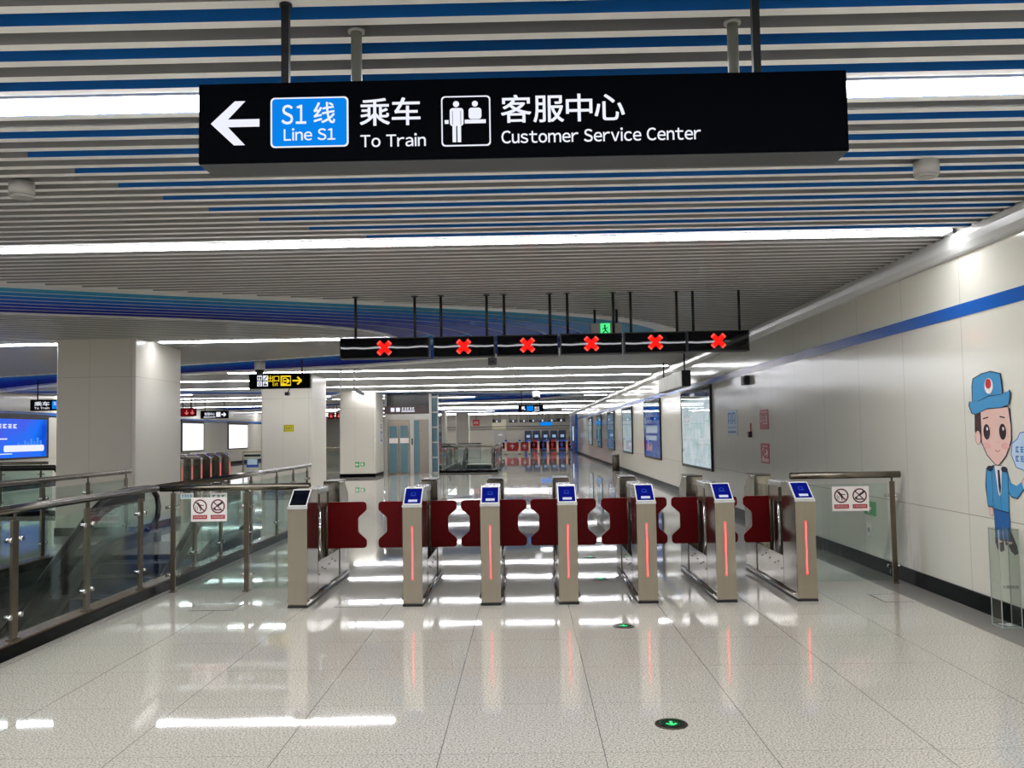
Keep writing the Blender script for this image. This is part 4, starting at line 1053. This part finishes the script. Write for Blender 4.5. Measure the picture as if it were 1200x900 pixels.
mb = MB(); mb.box(-.04, .04, -.06, .06, -.05, .02, 'black_matte'); mb.tube([(.02, 0, .02), (.05, 0, .1)], .012, 'steel_dark', 8); o = mb.build('camera_box'); o.location = (-5.1, 19.07, 2.47); tag(o, 'tiny black camera under the yellow exit sign', 'camera')

# pillar stickers
def front_sticker(x, y, z, w, h, mat, art, label, cat='sticker', name='pillar_sticker', group=None):
    root = empty(name, (x, y, z)); mb = MB(); mb.box(0, w, -.004, 0, 0, h, mat); mb.build('sheet', root); mb = MB(); art(FRONT(0, -.004, 0), mb, w, h); mb.build('lettering', root); tag(root, label, cat, group)
front_sticker(-6.45, 23.75, 1.67, .28, .19, 'yellow', lambda F, mb, w, h: (F.rrect(mb, .02, .02, w - .02, h - .02, .02, 'ink2'), F.rrect(mb, .03, .03, w - .03, h - .03, .02, 'yellow', .003), F.scribble(mb, .05, .06, w - .05, h - .06, 'ink2', 4, .004)), 'yellow sticker on the front of the second cream pillar')
front_sticker(-6.38, 33.3, .37, .16, .2, 'green', lambda F, mb, w, h: F.arrow(mb, w * .5, h * .5, .12, .03, 180, 'paper'), 'green exit sticker low on the pillar beside the lift, left half')
front_sticker(-6.18, 33.3, .40, .16, .15, 'green', lambda F, mb, w, h: F.rect(mb, .03, .03, .1, .12, 'paper'), 'green exit sticker low on the pillar beside the lift, right half')
root = empty('pillar_notice', (-5.62, 34.6, 1.2)); tag(root, 'vertical white notice with dark text on the side of the pillar beside the lift', 'notice')
mb = MB(); mb.box(0, .006, -.35, .35, 0, .85, 'paper'); mb.build('sheet', root); mb = MB(); Fq = Frame((.006, -.35, 0), (0, 1, 0)); Fq.scribble(mb, .1, .6, .6, .78, 'ink2', 2); Fq.scribble(mb, .1, .1, .6, .5, 'sblue', 1); mb.build('lettering', root)

# ------------------------------------------------------------------ lift
root = empty('lift', (-4.6, 35.4, 0)); tag(root, 'steel-framed lift with twin blue glass doors beside the third pillar', 'lift')
x0, x1 = -1.0, .86
mb = MB(); mb.box(x0, x1, .04, 1.9, 0, 2.38, 'door_steel'); mb.box(x0, x1, .06, 1.9, 2.38, CZ, 'black'); mb.build('shaft', root)
mb = MB()
for xa, xb in ((x0, x0 + .1), (.0, .14), (x1 - .12, x1)): mb.box(xa, xb, 0, .06, 0, 2.35, 'lift_frame')
mb.box(x0, x1, -.01, .06, 2.14, 2.36, 'lift_frame'); mb.box(x1 - .1, x1, 0, .06, 2.3, CZ, 'lift_frame'); mb.box(x0, x0 + .08, 0, .06, 2.3, CZ, 'lift_frame'); mb.build('frame', root)
for xa, xb in ((-.86, -.46), (-.43, -.03)):
    mb = MB(); mb.box(xa, xb, -.02, .04, .02, 1.98, 'door_steel'); d_ = mb.build('door', root); mb = MB(); mb.box(xa + .05, xb - .05, -.026, -.02, .06, 1.9, 'lift_glass'); mb.build('glass_pane', d_)
    mb = MB(); mb.box(xa + .04, xb - .02, -.03, -.026, 1.22, 1.42, 'paper'); mb.build('notice_strip', d_)
mb = MB(); mb.box(.17, .36, -.012, .04, .05, 2.1, 'lift_glass'); mb.build('side_window', root)
mb = MB(); mb.box(.06, .11, -.02, 0, 1.15, 1.4, 'black'); mb.build('call_panel', root)
mb = MB(); mb.box(x0, x1 - .12, -.06, 0, 2.4, 2.68, 'brown'); sg = mb.build('header_sign', root)
mb = MB(); F = FRONT(x0, -.06, 2.4); F.rect(mb, .25, .06, .4, .22, 'w_emit'); F.rect(mb, .46, .06, .62, .22, 'w_emit'); F.scribble(mb, .68, .12, 1.2, .22, 'w_emit', 5); F.rect(mb, .68, .05, 1.2, .09, 'w_emit'); mb.build('lettering', sg)
mb = MB(); mb.box(x1, x1 + .22, .3, 1.9, 0, CZ, 'lift_glass')
for z in (.0, .6, 1.2, 1.8, 2.4, 3.0): mb.box(x1, x1 + .225, .28, .34, z, z + .06, 'lift_frame')
mb.box(x1 + .2, x1 + .24, .27, .34, 0, CZ, 'lift_frame'); mb.build('glass_side_shaft', root)

# ------------------------------------------------------------------ left wall: billboard and white light boxes
root = empty('billboard', (XL, 27.9, .98)); tag(root, 'big glowing blue billboard with white text at the far left', 'billboard')
mb = MB(); mb.box(0, .06, -4.6, 4.6, -.06, 1.5, 'black_matte'); mb.build('frame', root)
mb = MB(); mb.box(.06, .075, -4.55, 4.42, 0, 1.32, 'board'); mb.build('screen', root)
F = Frame((.075, -4.55, 0), (0, 1, 0)); mb = MB()
F.scribble(mb, 4.4, 1.0, 7.1, 1.14, 'w_emit', 9); F.scribble(mb, 4.6, .82, 6.0, .93, 'w_emit', 5); F.scribble(mb, 3.6, 1.0, 4.3, 1.16, 'board_pink', 2)
F.rect(mb, 4.4, .62, 6.5, .66, 'w_emit'); F.rect(mb, 4.4, .5, 5.8, .53, 'w_emit'); F.rect(mb, 4.4, .33, 5.9, .36, 'w_emit'); F.rect(mb, 4.4, .12, 6.8, .15, 'w_emit')
for i in range(9): h = [.22, .35, .28, .5, .4, .62, .45, .7, .5][i]; F.rect(mb, 6.9 + i * .2, .3, 7.04 + i * .2, .3 + h * .55, emit('skyline_%d' % i, (70, 140, 240), 1.1), .002)
F.rrect(mb, 6.3, .2, 8.8, .42, .08, 'w_emit', .003)
mb.build('artwork', root)
for i, (ya, yb) in enumerate(((40.5, 43.0), (45.3, 48.2), (52.4, 55.9))):
    root = empty('white_lightbox', (XL, (ya + yb) / 2, .92)); L = yb - ya
    mb = MB(); mb.box(0, .05, -L / 2 - .12, L / 2 + .12, -.06, 1.56, 'black_matte'); mb.build('frame', root); mb = MB(); mb.box(.05, .06, -L / 2, L / 2, 0, 1.40, 'white_lit'); mb.build('panel', root)
    tag(root, 'blank glowing white light box on the far left wall, %s along' % ['first', 'second', 'third'][i], 'light box', 'blank white light boxes on the left wall')
# left background railings
for lb, a, b, ps in (('thin steel railing in front of the billboard at the far left', (-13.5, 20), (-10.75, 20), [.2, .9, 1.7, 2.6]),
                     ('steel railing beyond the nearest pillar before the side gates', (-10.9, 23.0), (-8.4, 23.0), [.3, 1.1, 1.9]),
                     ('distant railing seen between the second and third pillars', (-10.6, 38), (-7.1, 38), [.3, 1.2, 2.1, 3.0])):
    railing(lb, a, b, ps, wide=False)
mb = MB(); mb.tube([(-14, 18.4, .98), (-9.75, 18.4, .98), (-9.68, 18.4, .92)], .06, 'rubber', 10); mb.box(-14, -9.8, 18.38, 18.42, .1, .93, 'glass_esc'); mb.box(-14, -9.7, 18.3, 18.5, 0, .1, 'kerb_side')
o = mb.build('escalator_balustrade'); tag(o, 'dark rubber-topped balustrade at the far left below the billboard', 'balustrade')
# blue ticket machines beyond the side gates
for i in range(3):
    root = empty('blue_notice_stand', (-10.0 + i * .72, 32.6, 0)); mb = MB(); mb.box(-.33, .33, 0, .04, .12, .95, 'glass'); mb.build('glass_panel', root)
    mb = MB(); mb.box(-.22, .22, -.01, 0, .45, .72, 'gate_blue'); mb.box(-.18, .18, -.014, -.01, .55, .75, 'pale_blue'); mb.build('notice', root)
    mb = MB(); mb.box(-.36, -.33, -.01, .05, 0, 1.02, 'steel'); mb.box(.33, .36, -.01, .05, 0, 1.02, 'steel'); mb.box(-.36, .36, -.01, .05, .98, 1.04, 'steel'); mb.box(-.3, .3, -.012, 0, .84, .92, 'black_matte'); mb.build('frame', root)
    tag(root, 'blue and white notice panel in steel frame left of the second pillar, %s of three' % ['left', 'middle', 'right'][i], 'notice panel', 'blue notice panels left of the second pillar')

# ------------------------------------------------------------------ far end of the hall
mb = MB(); mb.box(-.02, 1.2, -.06, 0, 1.86, 2.75, pbr('cream_panel', (232, 226, 196), .5)); o = mb.build('wall_panel'); o.location = (-2.95, Y1, 0); tag(o, 'cream panel above the grey door at the far end', 'panel')
root = empty('grey_door', (-2.3, Y1, 0)); tag(root, 'grey double door at the far end of the hall', 'door'); root['category'] = 'door'
mb = MB(); mb.box(-.52, .52, -.08, 0, 0, 1.8, 'slat_side'); mb.build('door_leaf', root); mb = MB(); mb.box(-.15, .2, -.09, -.08, 1.35, 1.5, 'paper'); mb.build('name_plate', root)
mb = MB(); mb.box(-8, XR, Y1 - .5, Y1 - .4, 2.1, 2.16, 'black_matte'); structure(mb.build('trim_8'))
for i, x in enumerate((.15, .85, 1.62, 2.35, 3.05)):
    root = empty('ticket_machine', (x, 76.5, 0)); mb = MB(); mb.box(-.3, .3, 0, .7, 0, 1.75, 'outline'); mb.build('cabinet', root, bevel=.02)
    mb = MB(); mb.box(-.15, .15, -.02, 0, 1.15, 1.38, 'tvm_screen'); mb.build('screen', root); mb = MB(); mb.box(-.26, .26, -.02, 0, .1, .95, 'sred' if i % 2 else 'gate_blue'); mb.build('lower_panel', root)
    tag(root, 'distant blue ticket machine behind the far gates, %s from left' % ['first', 'second', 'third', 'fourth', 'fifth'][i], 'ticket machine', 'ticket machines at the far end')
root = empty('blue_screen', (1.6, 72, 2.12)); tag(root, 'small bright blue screen hanging above the far gates', 'screen')
mb = MB(); mb.box(-.48, .48, 0, .06, 0, .3, 'b_emit'); mb.build('panel', root); mb = MB(); mb.cyl((-.3, .03), .02, .3, CZ - 2.1, 'black_matte', 8); mb.cyl((.3, .03), .02, .3, CZ - 2.1, 'black_matte', 8); mb.build('hanging_rods', root)
mb = MB(); mb.box(-.22, .22, 0, .08, 0, .42, 'sred'); mb.cyl((0, .04), .02, .42, CZ - 2.05 + .04, 'black_matte', 8); FRONT(0, 0, .2).scribble(mb, -.15, -.06, .15, .08, 'pale_txt', 3); o = mb.build('red_hanging_sign'); o.location = (-3.35, 60, 2.08); tag(o, 'red square sign hanging near the distant pillars', 'sign')
for i, (x, lb) in enumerate(((-1.05, 'left'), (-.15, 'right'))):
    root = empty('crowd_barrier', (x, 65.75, 0)); mb = MB(); mb.box(-.4 if i == 0 else -.28, .4 if i == 0 else .28, 0, .03, .25, .85, 'sred'); mb.box(-.38 if i == 0 else -.26, -.3 if i == 0 else -.2, 0, .03, 0, .25, 'steel'); mb.box(.3 if i == 0 else .2, .38 if i == 0 else .26, 0, .03, 0, .25, 'steel'); mb.build('panel', root)
    mb = MB(); FRONT(0, 0, .55).arrow(mb, 0, 0, .3, .07, 90, 'pale_txt', .004); mb.build('symbol', root); tag(root, 'distant red barrier panel with pale symbol closing a far lane, %s one' % lb, 'barrier')
# service desk hut, far left of the gates
root = empty('service_desk', (-4.2, 58, 0)); tag(root, 'dark distant service desk right of the lift', 'desk'); mb = MB(); mb.box(-1.6, 1.2, 0, 1.2, 0, .9, 'slat_side'); mb.build('counter', root, bevel=.02); mb = MB(); mb.box(-1.65, 1.25, -.05, 1.25, .9, .95, 'black'); mb.build('worktop', root)

# ------------------------------------------------------------------ world, camera, view
w = bpy.data.worlds.new('world'); S.world = w; w.use_nodes = True
w.node_tree.nodes['Background'].inputs[0].default_value = (.5, .52, .55, 1); w.node_tree.nodes['Background'].inputs[1].default_value = .1

yaw, pit, roll = math.radians(.87), math.radians(3.16), math.radians(.93)
fw = Vector((-math.sin(yaw) * math.cos(pit), math.cos(yaw) * math.cos(pit), math.sin(pit))); rt = Vector((math.cos(yaw), math.sin(yaw), 0)); up = rt.cross(fw)
r2 = rt * math.cos(roll) - up * math.sin(roll); u2 = up * math.cos(roll) + rt * math.sin(roll)
cd = bpy.data.cameras.new('camera'); cam = bpy.data.objects.new('camera', cd); COL.objects.link(cam)
mt = Matrix((r2, u2, -fw)).transposed().to_4x4(); mt.translation = Vector((0, 0, EYE)); cam.matrix_world = mt
cd.sensor_width = 36; cd.sensor_fit = 'HORIZONTAL'; cd.lens = 36 * 1050 / 1200; cd.clip_start = .05; cd.clip_end = 300
S.camera = cam
S.view_settings.view_transform = 'Standard'; S.view_settings.look = 'None'; S.view_settings.gamma = 1; S.view_settings.use_curve_mapping = False
S.view_settings.exposure = 0.0
c = S.cycles
c.max_bounces = 10; c.diffuse_bounces = 3; c.glossy_bounces = 4; c.transparent_max_bounces = 32; c.transmission_bounces = 4; c.sample_clamp_indirect = 6.0
c.use_denoising = True; c.caustics_reflective = False; c.caustics_refractive = False
